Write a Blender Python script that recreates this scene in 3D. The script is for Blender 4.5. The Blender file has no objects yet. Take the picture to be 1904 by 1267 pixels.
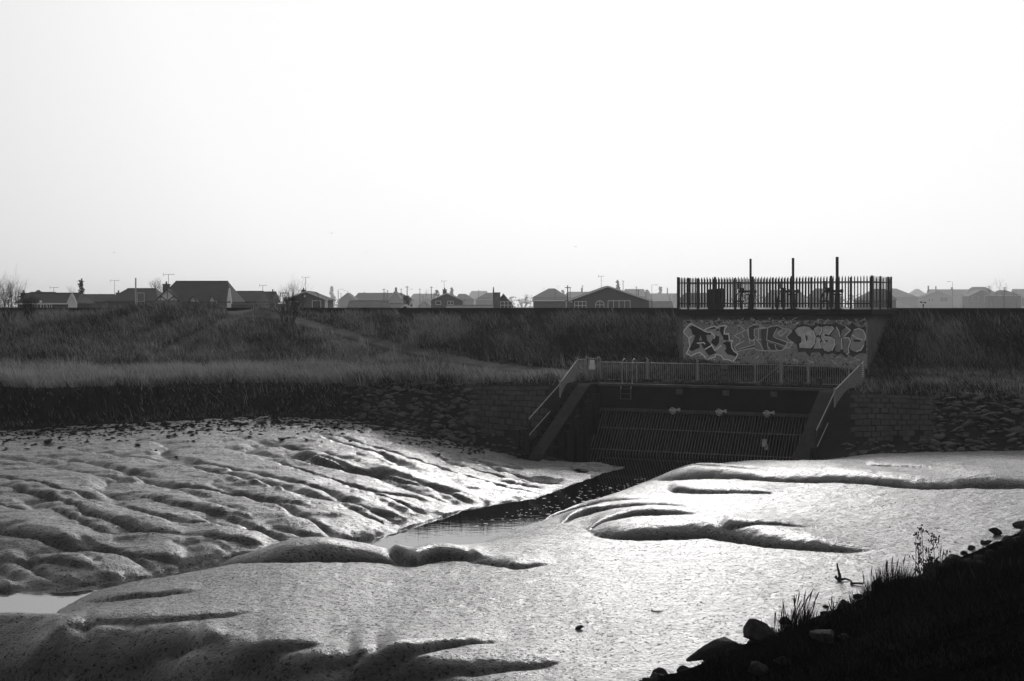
import bpy, math, random
import numpy as np
from mathutils import Vector, Matrix
random.seed(7); RNG = np.random.default_rng(11)
HAZE_D = .00028
SC = bpy.context.scene
COL = SC.collection
R = math.radians
F = 2644.0; CX = 952.0; HY = 570.0          # 50 mm lens on a 36 mm frame; eye height is z = 0

def P(px, py, Y):                            # a point of the place at distance Y seen at photo pixel (px,py)
    return Vector(((px-CX)/F*Y, Y, -(py-HY)/F*Y))
def PZ(px, py, z):                           # the point of the level z seen at the pixel
    return P(px, py, -z*F/(py-HY))

# ------------------------------------------------------------------ materials
MATS = {}
def g3(v): return (v, v, v, 1)
def mat(name, col, rough=.8, var=.25, scale=6., bump=0., bscale=30., metal=0., spec=.5, stretch=None, col2=None):
    """grey principled material with two octaves of colour variation and bump"""
    if name in MATS: return MATS[name]
    m = bpy.data.materials.new(name); m.use_nodes = True
    nt = m.node_tree; N = nt.nodes; L = nt.links
    b = N['Principled BSDF']; b.inputs['Roughness'].default_value = rough; b.inputs['Metallic'].default_value = metal
    b.inputs['Specular IOR Level'].default_value = spec if rough < .75 else (.12 if rough < .99 else 0)
    tc = N.new('ShaderNodeTexCoord'); mp = N.new('ShaderNodeMapping'); L.new(tc.outputs['Object'], mp.inputs[0])
    if stretch: mp.inputs['Scale'].default_value = stretch
    n = N.new('ShaderNodeTexNoise'); n.inputs['Scale'].default_value = scale; n.inputs['Detail'].default_value = 8
    n.inputs['Roughness'].default_value = .65
    L.new(mp.outputs[0], n.inputs['Vector'])
    cr = N.new('ShaderNodeValToRGB'); L.new(n.outputs['Fac'], cr.inputs[0])
    lo = col*(1-var); hi = col*(1+var)
    if col2 is not None: lo, hi = col, col2
    cr.color_ramp.elements[0].position = .3; cr.color_ramp.elements[1].position = .7
    cr.color_ramp.elements[0].color = g3(lo); cr.color_ramp.elements[1].color = g3(hi)
    L.new(cr.outputs[0], b.inputs['Base Color'])
    if bump:
        n2 = N.new('ShaderNodeTexNoise'); n2.inputs['Scale'].default_value = bscale; n2.inputs['Detail'].default_value = 5
        L.new(mp.outputs[0], n2.inputs['Vector'])
        bp = N.new('ShaderNodeBump'); bp.inputs['Strength'].default_value = bump; bp.inputs['Distance'].default_value = .05
        L.new(n2.outputs['Fac'], bp.inputs['Height']); L.new(bp.outputs[0], b.inputs['Normal'])
    MATS[name] = m
    return m

# ------------------------------------------------------------------ mesh helpers
class MB:
    def __init__(s): s.v = []; s.f = []
    def add(s, vs, fs):
        o = len(s.v); s.v += [tuple(v) for v in vs]; s.f += [tuple(i+o for i in f) for f in fs]; return s
    def box(s, x0, x1, y0, y1, z0, z1, M=None):
        vs = [Vector((x, y, z)) for z in (z0, z1) for y in (y0, y1) for x in (x0, x1)]
        if M is not None: vs = [M @ v for v in vs]
        return s.add(vs, [(0,2,3,1),(4,5,7,6),(0,1,5,4),(2,6,7,3),(1,3,7,5),(0,4,6,2)])
    def tube(s, a, b, r, r2=None, n=6, cap=True):
        a = Vector(a); b = Vector(b); r2 = r if r2 is None else r2
        d = b-a
        if d.length < 1e-6: return s
        q = d.to_track_quat('Z', 'Y')
        ring = [(math.cos(2*math.pi*i/n), math.sin(2*math.pi*i/n)) for i in range(n)]
        vs = [a+q@Vector((c*r, e*r, 0)) for c, e in ring]+[b+q@Vector((c*r2, e*r2, 0)) for c, e in ring]
        fs = [(i, (i+1) % n, n+(i+1) % n, n+i) for i in range(n)]
        if cap: fs += [tuple(range(n-1, -1, -1)), tuple(range(n, 2*n))]
        return s.add(vs, fs)
    def path(s, pts, r, n=6):
        for a, b in zip(pts[:-1], pts[1:]): s.tube(a, b, r, n=n)
        return s
    def bar(s, a, b, w, h, M=None):          # rectangular bar from a to b, w across (horizontal), h upright
        a = Vector(a); b = Vector(b); d = (b-a).normalized()
        up = Vector((0, 0, 1))
        if abs(d.z) > .99: up = Vector((0, 1, 0))
        sd = d.cross(up).normalized(); u = sd.cross(d).normalized()
        vs = [p+sd*x*w/2+u*z*h/2 for p in (a, b) for z in (-1, 1) for x in (-1, 1)]
        if M is not None: vs = [M @ v for v in vs]
        return s.add(vs, [(0,2,3,1),(4,5,7,6),(0,1,5,4),(2,6,7,3),(1,3,7,5),(0,4,6,2)])
    def prism(s, poly, off):                 # polygon (3d points, planar) extruded by vector off
        n = len(poly); off = Vector(off)
        vs = [Vector(p) for p in poly]+[Vector(p)+off for p in poly]
        fs = [tuple(range(n-1, -1, -1)), tuple(range(n, 2*n))]+[(i, (i+1) % n, n+(i+1) % n, n+i) for i in range(n)]
        return s.add(vs, fs)
    def build(s, name, m, parent=None, smooth=False, M=None, fixn=True):
        me = bpy.data.meshes.new(name); vs = s.v
        if M is not None: vs = [tuple(M @ Vector(v)) for v in vs]
        me.from_pydata(vs, [], s.f); me.materials.append(m)
        if fixn:
            import bmesh
            bm = bmesh.new(); bm.from_mesh(me); bmesh.ops.recalc_face_normals(bm, faces=bm.faces); bm.to_mesh(me); bm.free()
        if smooth: me.polygons.foreach_set('use_smooth', [True]*len(me.polygons))
        o = bpy.data.objects.new(name, me); COL.objects.link(o)
        if parent is not None: o.parent = parent
        return o
def tag(o, label=None, cat=None, group=None, kind=None):
    if label: o['label'] = label
    if cat: o['category'] = cat
    if group: o['group'] = group
    if kind: o['kind'] = kind
    return o
def thing(name, loc, label, cat, group=None, rz=0.):
    o = bpy.data.objects.new(name, None); COL.objects.link(o); o.location = loc; o.rotation_euler = (0, 0, rz)
    o.empty_display_size = .2
    return tag(o, label, cat, group)
def copy_tree(o, parent=None):
    c = o.copy(); COL.objects.link(c); c.parent = parent
    for ch in list(o.children): copy_tree(ch, c)
    return c
def npmesh(name, verts, faces_flat, nper, m, parent=None, smooth=True, attrs=None):
    """fast mesh from numpy arrays; every face has nper corners"""
    me = bpy.data.meshes.new(name); nv = len(verts); nf = len(faces_flat)//nper
    me.vertices.add(nv); me.vertices.foreach_set('co', np.ascontiguousarray(verts, np.float32).ravel())
    me.loops.add(nf*nper); me.loops.foreach_set('vertex_index', np.ascontiguousarray(faces_flat, np.int32).ravel())
    me.polygons.add(nf); me.polygons.foreach_set('loop_start', np.arange(0, nf*nper, nper, dtype=np.int32))
    me.update(calc_edges=True)
    if smooth: me.polygons.foreach_set('use_smooth', np.ones(nf, bool))
    if attrs:
        for k, a in attrs.items():
            at = me.attributes.new(k, 'FLOAT', 'POINT'); at.data.foreach_set('value', np.ascontiguousarray(a, np.float32))
    me.materials.append(m)
    o = bpy.data.objects.new(name, me); COL.objects.link(o)
    if parent is not None: o.parent = parent
    return o

# numpy value noise
def vnoise(x, y, seed=0):
    xi = np.floor(x).astype(np.int64); yi = np.floor(y).astype(np.int64); fx = x-xi; fy = y-yi
    fx = fx*fx*(3-2*fx); fy = fy*fy*(3-2*fy)
    def h(a, b):
        n = (a*374761393+b*668265263+seed*974634777) & 0xffffffff
        n = ((n ^ (n >> 13))*1274126177) & 0xffffffff
        return ((n ^ (n >> 16)) & 0xffff)/65535.
    return (h(xi, yi)*(1-fx)+h(xi+1, yi)*fx)*(1-fy)+(h(xi, yi+1)*(1-fx)+h(xi+1, yi+1)*fx)*fy
def fbm(x, y, o=4, seed=0):
    s = 0; a = .5; t = 0
    for i in range(o):
        s = s+a*vnoise(x*2**i, y*2**i, seed+i*17); t += a; a *= .5
    return s/t
def sstep(a, b, x):
    t = np.clip((x-a)/(b-a), 0, 1); return t*t*(3-2*t)

# ------------------------------------------------------------------ camera, sun, sky
cam = bpy.data.cameras.new('camera'); co = bpy.data.objects.new('camera', cam); COL.objects.link(co)
co.location = (0, 0, 0); co.rotation_euler = (R(90), 0, 0)
cam.sensor_width = 36; cam.lens = 50; cam.shift_y = -(633.5-HY)/1904; cam.clip_end = 8000; cam.clip_start = .1
SC.camera = co
SC.render.resolution_x = 1024; SC.render.resolution_y = 681
SC.view_settings.view_transform = 'Standard'; SC.view_settings.look = 'None'; SC.view_settings.gamma = 1
SC.view_settings.exposure = EXPO = 0.0
SC.cycles.use_denoising = True
SC.cycles.max_bounces = 6; SC.cycles.transparent_max_bounces = 8
HAZE_A, HAZE_B, HAZE_P, SKY_K = .33, .61, 4.2, .02
AZ, EL = 6., 16.                                # sun ahead of the camera and to the right
sd = Vector((math.sin(R(AZ))*math.cos(R(EL)), math.cos(R(AZ))*math.cos(R(EL)), math.sin(R(EL))))
su = bpy.data.lights.new('sun', 'SUN'); su.energy = .78; su.angle = R(8); su.color = (1, .99, .97)
so = bpy.data.objects.new('sun', su); COL.objects.link(so); so.rotation_euler = sd.to_track_quat('Z', 'Y').to_euler()
w = bpy.data.worlds.new('World'); SC.world = w; w.use_nodes = True
nt = w.node_tree; bg = nt.nodes['Background']
sky = nt.nodes.new('ShaderNodeTexSky'); sky.sky_type = 'NISHITA'; sky.sun_disc = False
sky.sun_elevation = R(EL); sky.sun_rotation = R(AZ); sky.air_density = 1.0; sky.dust_density = 4.0; sky.ozone_density = 1
bw = nt.nodes.new('ShaderNodeRGBToBW'); nt.links.new(sky.outputs[0], bw.inputs[0])
# thin bright haze over the whole sky, brightest round the sun
tcw = nt.nodes.new('ShaderNodeTexCoord'); dp = nt.nodes.new('ShaderNodeVectorMath'); dp.operation = 'DOT_PRODUCT'
nt.links.new(tcw.outputs['Generated'], dp.inputs[0]); dp.inputs[1].default_value = sd
def wm_(op, a, b):
    n = nt.nodes.new('ShaderNodeMath'); n.operation = op
    for k, q in enumerate((a, b)):
        if isinstance(q, (int, float)): n.inputs[k].default_value = q
        else: nt.links.new(q, n.inputs[k])
    return n.outputs[0]
ps = wm_('MINIMUM', wm_('MULTIPLY', wm_('MAXIMUM', dp.outputs['Value'], 0.), 1/.94), 1.); ps = wm_('POWER', ps, HAZE_P)
hz = wm_('ADD', wm_('MULTIPLY', ps, HAZE_B), HAZE_A)
sc_ = wm_('MULTIPLY', bw.outputs[0], SKY_K)
tot = wm_('ADD', sc_, wm_('MULTIPLY', hz, 1/.1))
nt.links.new(tot, bg.inputs[0])
bg.inputs[1].default_value = .10
# ------------------------------------------------------------------ layout of the land
ZW = -7.4                                        # water level in the creek
TH = R(25.1); U = Vector((math.cos(TH), -math.sin(TH), 0)); V = Vector((math.sin(TH), math.cos(TH), 0))
OA = Vector((5.2, 73.0, 0))                      # left inner corner of the outfall headwall
def S(a, b, z): return OA+U*a+V*b+Vector((0, 0, z))
MS = Matrix.Translation(OA) @ Matrix.Rotation(-TH, 4, 'Z')
def ev(px): return (px-CX)/F
def EY(px): return ipx(EDGE, px)+(5.0*(fbm(px*.012, px*0+2., 3, 27)-.5)+1.6*(fbm(px*.06, px*0+5., 2, 29)-.5))*sstep(760, 640, px)
def wallY(X): return 97.5-.469*X                 # line of the sea wall
def ipx(tab, px):                                # smoothed look-up
    x = [q[0] for q in tab]; y = [q[1] for q in tab]
    return sum(np.interp(px+o, x, y) for o in (-75, -50, -25, 0, 25, 50, 75))/7
EDGE = [(-600,60),(-200,66),(0,68),(300,70),(450,72),(560,73.5),(640,73),(760,72),(1040,73),(1100,73.5),(1600,66.5),(1750,64.5),(1904,63.5),(2300,61)]     # brink of the berm
TOE = [(-600,57),(-200,62),(0,64),(300,66),(450,68),(640,68.5),(750,68),(850,67.5),(980,66.5),(1100,67),(1480,62),(1600,60),(1750,59.3),(1904,58.8),(2300,56.5)]
TOEZ = [(-600,-5.4),(0,-5.57),(300,-5.37),(450,-5.3),(640,-5.3),(750,-5.95),(850,-6.5),(980,-7.2),(1100,-7.35),(1480,-7.0),(1560,-6.35),(1650,-6.15),(1904,-5.95),(2300,-5.8)]
DF = [(-600,30),(0,28),(300,24.5),(450,22),(640,17),(1000,12),(1270,10),(1612,8.5),(1904,8),(2300,7)]
def line3(pts, z):
    return [tuple(PZ(a, b, z))[:2] for a, b in pts]
LE = line3([(1172,867),(1100,888),(1000,925),(880,943),(800,970),(700,1000),(640,1010),(540,1030),(450,1045),(350,1060),(210,1084),(100,1093),(0,1100)], ZW)
LE = [(6.5,70)]+LE+[(-22,34),(-40,29),(-80,20)]
RE = [(13.5,66),(10.5,64.8)]+line3([(1262,879),(1200,896),(1130,922),(1060,950),(980,977),(880,1014),(780,1022)], ZW)+[(-4.8,42.3),(-6.2,41.0),(-7.5,39.8),(-8.8,38.5),(-10.1,37.0)]+line3([(165,1106),(120,1130),(85,1158),(45,1164),(0,1146)], ZW)+[(-22,31),(-40,25),(-80,15)]
def pdist(X, Y, pts):
    """distance to a polyline, sign (+ on the side away from the camera) and fraction along"""
    best = np.full(X.shape, 1e9); sg = np.ones(X.shape); al = np.zeros(X.shape)
    seg = [math.hypot(b[0]-a[0], b[1]-a[1]) for a, b in zip(pts[:-1], pts[1:])]; tot = sum(seg); acc = 0
    for (a, b), l in zip(zip(pts[:-1], pts[1:]), seg):
        dx, dy = (b[0]-a[0])/l, (b[1]-a[1])/l
        rx = X-a[0]; ry = Y-a[1]; t = np.clip(rx*dx+ry*dy, 0, l)
        ex = rx-t*dx; ey = ry-t*dy; d = np.hypot(ex, ey)
        s = -(dx*ry-dy*rx)
        m = d < best; best = np.where(m, d, best); sg = np.where(m, np.sign(s), sg); al = np.where(m, (acc+t)/tot, al); acc += l
    return best, sg, al
NB0 = np.array((2.3, 23.5)); NBD = np.array((.62, .785)); NBN = np.array((.785, -.62))   # toe of the near bank
def near_d(X, Y): return (X-NB0[0])*NBN[0]+(Y-NB0[1])*NBN[1]

def base_height(X, Y):
    """land without the mud gullies; returns z and masks"""
    px = CX+F*X/np.maximum(Y, 1.)
    dl, sl, _ = pdist(X, Y, LE); dr, sr, _ = pdist(X, Y, RE)
    dl = np.maximum(dl+.45*(fbm(X*1.1, Y*1.1, 3, 15)-.5)*np.exp(-dl/2.), 0)
    eY = EY(px); tY = ipx(TOE, px); tz = ipx(TOEZ, px)
    nz = fbm(X*.25+9, Y*.25, 3, 5)-.5
    left = sl > 0                                # beyond the left edge of the creek
    # left mud flat
    dt = np.maximum(tY-Y, 0)*.93
    s = dl/(dl+dt+1e-6)
    zl = ZW+.12*(1-np.exp(-dl/.5))+(tz-ZW-.12)*np.power(s, .62)+nz*.16*np.clip(dl/3, 0, 1)+.34*(fbm((.75*X-.66*Y)*.10+5, (.66*X+.75*Y)*.36, 3, 19)-.5)*np.clip(dl/2.5, 0, 1)*sstep(.72, .3, s)
    rl = 1-np.abs(2*fbm((.75*X-.66*Y)*.13+2, (.66*X+.75*Y)*.55, 3, 23)-1)
    zl = zl-.20*np.clip((rl-.80)/.2, 0, 1)**1.5*np.clip(dl/.8, 0, 1)*sstep(.95, .5, s)
    # right mud plateau
    plat = -6.28+.10*sstep(20, 45, Y)+np.where(X > 0, .018*X, .012*X)*1.0+nz*.18
    plat = plat-.30*sstep(-4, -14, X)
    yd = ipx([(-200,31.0),(0,30.2),(300,28.6),(500,27.3),(800,25.8),(1100,24.6)], px); plat = plat-1.5*sstep(.3, -3.0, Y-yd+1.6*(fbm(X*.55, Y*.3, 3, 77)-.5)*2)*sstep(1050, 650, px); plat = np.maximum(plat, -8.0)
    hgt = plat-ZW
    zr = ZW+hgt*(1-np.exp(-dr/ipx([(0,2.0),(200,2.2),(600,2.0),(690,5.5),(880,5.5),(1000,4.0),(1400,4.5)], px)))
    right = (sr < 0)
    zc = ZW-.45*np.clip(np.minimum(dl, dr)/1.0, 0, 1)
    z = np.where(left, zl, np.where(right, zr, zc))
    # on the right the plateau falls a little behind its crest to meet the revetment foot
    m = sstep(-4.5, 0, Y-tY)*sstep(1380, 1520, px)
    rr = (~left)
    z = np.where(rr, z*(1-m)+tz*m, z)
    # bank, berm, embankment
    ez = -3.98+.12*fbm(X*.4, Y*.4, 3, 8)
    wy = wallY(X); d = (wy-Y)/1.104; df = ipx(DF, px)
    fz = -3.72
    t1 = np.clip((Y-tY)/np.maximum(eY-tY, .1), 0, 1)
    scl = sstep(700, 560, px)                    # steep ragged scarp on the left, even revetment elsewhere
    prof = (1-scl)*(.5*t1+.5*t1*t1*(3-2*t1))+scl*sstep(.1, .95, t1+.22*(fbm(X*.5, Y*.5, 3, 21)-.5)*4*t1*(1-t1))
    zb = tz+(ez-tz)*prof
    t2 = np.clip((Y-eY)/np.maximum(wy-df*1.104-eY, .1), 0, 1)
    zberm = ez+(fz-ez)*t2+.12*(fbm(X*.3+3, Y*.3, 3, 31)-.5)
    t3 = np.clip(1-d/df, 0, 1)
    cz = -.75
    zs = fz+(cz-fz)*(.35*t3+.65*sstep(0, 1, t3))+.35*(fbm(X*.18, Y*.18, 4, 41)-.5)*4*t3*(1-t3)
    zs = zs+.95*np.exp(-((px-330)/120)**2)*np.exp(-((d-3.0)/3.2)**2)+.6*np.exp(-((px-505)/60)**2)*np.exp(-((d-1.5)/3.)**2)
    zland = np.where(Y < eY, zb, np.where(d > df, zberm, zs))
    land = Y > tY
    z = np.where(land, zland, z)
    z = np.where(d < -.3, -1.7, z)
    # near bank, on which the camera stands
    nd = near_d(X, Y)
    nbz = -6.3+.365*nd+.30*(fbm(X*.5, Y*.5, 4, 51)-.5)*np.clip(nd/2, 0, 1)
    nbz = nbz+.55*(fbm(X*1.5+4, Y*1.5, 3, 53)-.42)*np.clip(nd/.5, 0, 1)*sstep(5, 1.5, nd)
    nbz = np.minimum(nbz, -1.65)
    near = nd > 0
    z = np.where(near, np.maximum(z, nbz) if False else nbz, z)
    z = np.where((nd <= 0) & (nd > -4), z*sstep(0, -4, nd)+(-6.3)*(1-sstep(0, -4, nd)), z) if False else z
    return z, px, land & ~near, near, dl, sl, dr, sr, d
# ------------------------------------------------------------------ gullies in the mud: photo line of the sharp lower edge, depth, far width, near width
GUL = [
 ([(330,1062),(459,1048),(564,1043),(640,1042),(700,1043),(740,1048),(768,1056)], .85, 2.6, .5),
 ([(720,1040),(766,1054),(800,1044),(850,1041),(915,1047)], .42, 1.5, .35),
 ([(870,1045),(940,1055),(965,1057),(1000,1052),(1040,1047)], .28, .9, .3),
 ([(1075,978),(1104,995),(1164,1002),(1237,1001),(1300,998),(1348,1001),(1422,1013),(1514,1021),(1607,1025),(1670,1018)], .5, 2.2, .5),
 ([(1340,996),(1440,993),(1540,992)], .24, 1.1, .3),
 ([(1240,915),(1300,919),(1390,918),(1480,917)], .26, 1.3, .3),
 ([(1200,896),(1300,890),(1400,893),(1551,896),(1644,901),(1729,908),(1800,905),(1904,906),(1990,905),(2100,900)], .50, 2.8, .6),
 ([(1610,873),(1680,876),(1750,875)], .22, 1.4, .4),
 ([(1200,876),(1300,880),(1400,885),(1480,882)], .20, 1.4, .4),
 ([(1040,975),(1080,960),(1130,949),(1190,944),(1260,945),(1320,952)], .28, 1.2, .35),
 ([(1094,989),(1130,973),(1175,966),(1240,964),(1320,968)], .30, 1.1, .35),
 ([(1010,968),(1040,955),(1090,940),(1160,932),(1230,930)], .2, 1.2, .4),
 ([(-80,890),(21,908),(70,922),(106,936),(145,954),(152,965),(194,973),(247,986),(317,996),(400,1003)], .42, 1.8, .35),
 ([(-160,985),(0,996),(70,1007),(141,1021),(197,1023),(261,1026)], .55, 2.4, .4),
 ([(235,915),(300,940),(374,953),(416,961),(480,970)], .34, 1.5, .3),
 ([(300,903),(402,919),(448,926),(504,936),(590,947)], .30, 1.4, .25),
 ([(500,983),(564,996),(614,1011)], .3, 1.2, .25),
 ([(340,1000),(399,1010),(444,1019),(500,1022)], .28, 1.2, .25),
 ([(545,850),(593,864),(640,875),(706,890),(748,899),(819,912),(868,920),(908,935)], .26, .9, .3),
 ([(590,940),(640,947),(688,956),(741,961),(770,977)], .24, 1.0, .25),
 ([(640,905),(720,920),(790,930),(838,945)], .18, .8, .25),
 ([(220,1033),(317,1046),(350,1060)], .28, 1.2, .25),
 ([(60,940),(120,968),(180,990),(240,1003)], .22, 1.2, .3),
 ([(-60,1050),(40,1046),(130,1050),(190,1062)], .25, 1.3, .3),
 ([(470,905),(560,925),(640,930),(700,945)], .14, .8, .3),
 ([(400,890),(470,903),(520,912)], .14, .8, .3),
 ([(140,1124),(201,1121),(261,1113),(385,1099)], .22, 1.0, .3),
 ([(-150,1250),(0,1247),(70,1243),(123,1252),(170,1270),(200,1290)], .45, 1.5, .5),
 ([(160,1285),(190,1262),(245,1235),(300,1212),(360,1200),(420,1195)], .30, 1.1, .5),
 ([(370,1290),(400,1262),(423,1243),(476,1222),(540,1208),(600,1206)], .32, 1.0, .5),
 ([(700,1275),(750,1262),(812,1254),(847,1245),(896,1241),(974,1240),(1060,1230)], .26, .9, .4),
 ([(650,1262),(706,1252),(740,1237),(797,1221),(854,1206),(945,1198)], .24, .9, .4),
 ([(480,1290),(540,1262),(590,1240),(640,1228),(720,1215)], .22, 1.0, .4),
 ([(120,1180),(200,1172),(300,1168),(400,1150),(480,1140)], .16, 1.0, .5),
]
YS = np.exp(np.linspace(math.log(18.), math.log(66.), 500))
def hits(pts):
    """where the sight lines through the photo points meet the smooth land"""
    t = np.array([(a-CX)/F for a, b in pts]); s = np.array([(b-HY)/F for a, b in pts])
    G = YS[None, :]*np.ones(len(pts))[:, None]
    h = base_height((t[:, None]*G).ravel(), G.ravel())[0].reshape(G.shape)
    h = np.maximum(h, -7.35)
    r = -s[:, None]*G; under = r <= h
    k = np.where(under.any(1), under.argmax(1), len(YS)-1)
    return [(t[i]*YS[k[i]], YS[k[i]]) for i in range(len(pts))]
def carve(X, Y, z, ok):
    pxv = CX+F*X/np.maximum(Y, 5)
    for pts, dep, wf, wn in GUL:
        k_ = 1.15 if pts[len(pts)//2][1] > 1130 else 1.0
        dep *= GD*k_; wf *= GW*k_
        q = []
        for a, b in zip(pts[:-1], pts[1:]):
            q += [(a[0]+(b[0]-a[0])*k/4, a[1]+(b[1]-a[1])*k/4) for k in range(4)]
        q.append(pts[-1]); h = hits(q)
        xs = np.array([a[0] for a in q], float); ys = np.array([a[1] for a in h])
        for _ in range(3): ys[1:-1] = (ys[:-2]+2*ys[1:-1]+ys[2:])/4
        o = np.argsort(xs); xs = xs[o]; ys = ys[o]
        dep = dep*1.0
        m = ok & (pxv > xs[0]) & (pxv < xs[-1]) & (Y > ys.min()-3) & (Y < ys.max()+wf*6+6)
        if not m.any(): continue
        p = pxv[m]; x = X[m]; y = Y[m]
        s = y-np.interp(p, xs, ys)-.5*(fbm(x*.8, y*.5, 3, 61)-.5)
        al = (p-xs[0])/(xs[-1]-xs[0])
        e = np.minimum(al, 1-al)*(xs[-1]-xs[0])
        L_ = xs[-1]-xs[0]; mid_ = pts[len(pts)//2]
        onright = mid_[1] < 1130 and (mid_[0] > 700 or (mid_[1] > 1037 and mid_[0] > 400)); bottom = mid_[1] > 1130   # which end runs into the creek
        fa, fb = (.5, .4) if pts[0] == (330, 1062) else ((.22 if pts[0][0] == 1075 else .12, .60) if onright else ((.14, .60) if bottom else (.50, .34)))
        tap = sstep(0, 1, al/fa)*sstep(0, 1, (1-al)/fb)*.6+.4*sstep(0, 1, al/(fa*.6))*sstep(0, 1, (1-al)/(fb*.5))
        if bottom: tap = tap**.55
        e = np.minimum(al, 1-al)*L_
        wv = (.75+.5*vnoise(x*.7, y*0+ys[0], 71))*(.45+.55*tap)
        kr = 1.2 if onright else (1. if bottom else .78); wfr = .46*wf*wv*kr; d_ = .36*dep*kr; h_ = .48*dep*kr*(.45+1.1*vnoise(x*.42+7, y*0+ys[0]*3, 73)); Lb = 1.1*wf+.9
        k = np.clip(s/wfr, 0, 1)
        front = -d_+(d_+h_)*np.sqrt(np.clip(1-(1-k)**2, 0, 1))
        back = h_*np.exp(-(np.maximum(s-wfr, 0)/Lb)**1.4)
        nr = np.clip(1+s/wn, 0, 1)
        prof = np.where(s > wfr, back, np.where(s > 0, front, -d_*nr*nr*(3-2*nr)))
        z[m] += tap*prof
    return z
GD, GW = 1.0, 1.0

# ------------------------------------------------------------------ the land mesh
NC, NR = 1250, 1080
ty = np.concatenate([np.linspace(-12, 9, 40)[:-1], 9*np.exp(np.linspace(0, math.log(135/9.), NR))])
tt = np.linspace(-.50, .50, NC)
YY = ty[:, None]*np.ones(NC)[None, :]; XX = tt[None, :]*(np.maximum(YY, 9)+24)
X = XX.ravel(); Y = YY.ravel()
z, px, land, near, dl, sl, dr, sr, dd = base_height(X, Y)
mud = ~land & ~near
z = carve(X, Y, z, mud)
# fine relief
rip = (fbm(X*1.1, Y*1.1, 4, 81)-.5)
z += np.where(mud, .05*rip+.04*(fbm(X*4, Y*4, 3, 83)-.5), 0)
leftm = mud & (sl > 0)
stria = fbm((X*.9+Y*.42)*.55, (Y*.9-X*.42)*2.3, 4, 85)-.5     # fine runnels in the left flat
z += np.where(leftm, .20*stria*np.clip(dl/1.5, 0, 1), 0)
lip = np.exp(-((dl-.45)/.35)**2)*leftm
z += lip*.10*(fbm(X*2.2, Y*2.2, 3, 87)-.4)
z += np.where(near, .10*(fbm(X*2, Y*2, 4, 89)-.5), 0)
z += np.where(land, .10*(fbm(X*1.2, Y*1.2, 4, 91)-.5), 0)
# the pit of the outfall
lc = np.array([[U.x, U.y], [V.x, V.y]]) @ np.vstack([X-OA.x, Y-OA.y])
pit = (lc[0] > -1.2) & (lc[0] < 11.15) & (lc[1] > -6.6) & (lc[1] < .3)
z = np.where(pit, np.minimum(z, -7.38-.5*sstep(0.8, 3.2, lc[0]+.55*lc[1]+4.6)), z)
ramp = ((lc[0] > -1.75) & (lc[0] < -.8)) | ((lc[0] > 10.8) & (lc[0] < 11.7))
ramp &= (lc[1] > -8) & (lc[1] < .6)
z = np.where(ramp, np.minimum(z, np.minimum(-4.1, -4.1+(lc[1]+.6)*.5)-.2), z)
# ground level behind the graffiti wall block
blk = (lc[0] > 4.0) & (lc[0] < 0)
Z2 = z.reshape(YY.shape)
def ground_z(x, y):
    """height of the finished land under x, y (bilinear)"""
    x = np.atleast_1d(np.asarray(x, float)); y = np.atleast_1d(np.asarray(y, float))
    r = np.interp(y, ty, np.arange(len(ty))); c = (x/(np.maximum(y, 9)+24)+.50)/1.0*(NC-1)
    r0 = np.clip(r.astype(int), 0, len(ty)-2); c0 = np.clip(c.astype(int), 0, NC-2); fr = r-r0; fc = np.clip(c-c0, 0, 1)
    return (Z2[r0, c0]*(1-fc)+Z2[r0, c0+1]*fc)*(1-fr)+(Z2[r0+1, c0]*(1-fc)+Z2[r0+1, c0+1]*fc)*fr
def gz(x, y): return float(ground_z(x, y)[0])

# path mask: the trodden tracks on the embankment, given in photo pixels
def track(pts, wpx):
    m = np.zeros(X.shape)
    py = HY-F*z/np.maximum(Y, 5)
    d, s, a = pdist(px, py, pts)
    ww = np.interp(a, [0, 1], wpx)
    return sstep(1.0, .5, d/ww)*(Y > 40)
PTH = np.maximum(track([(430,580),(520,586),(620,612),(720,640),(830,664),(930,681),(1060,693)], (10, 8)),
                 .35*track([(445,586),(400,606),(350,632),(290,664)], (9, 10)))
PTH = np.where(land, PTH*np.clip(1.9*fbm(X*.8, Y*.8, 3, 95)-.25, 0, 1), 0)

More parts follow.
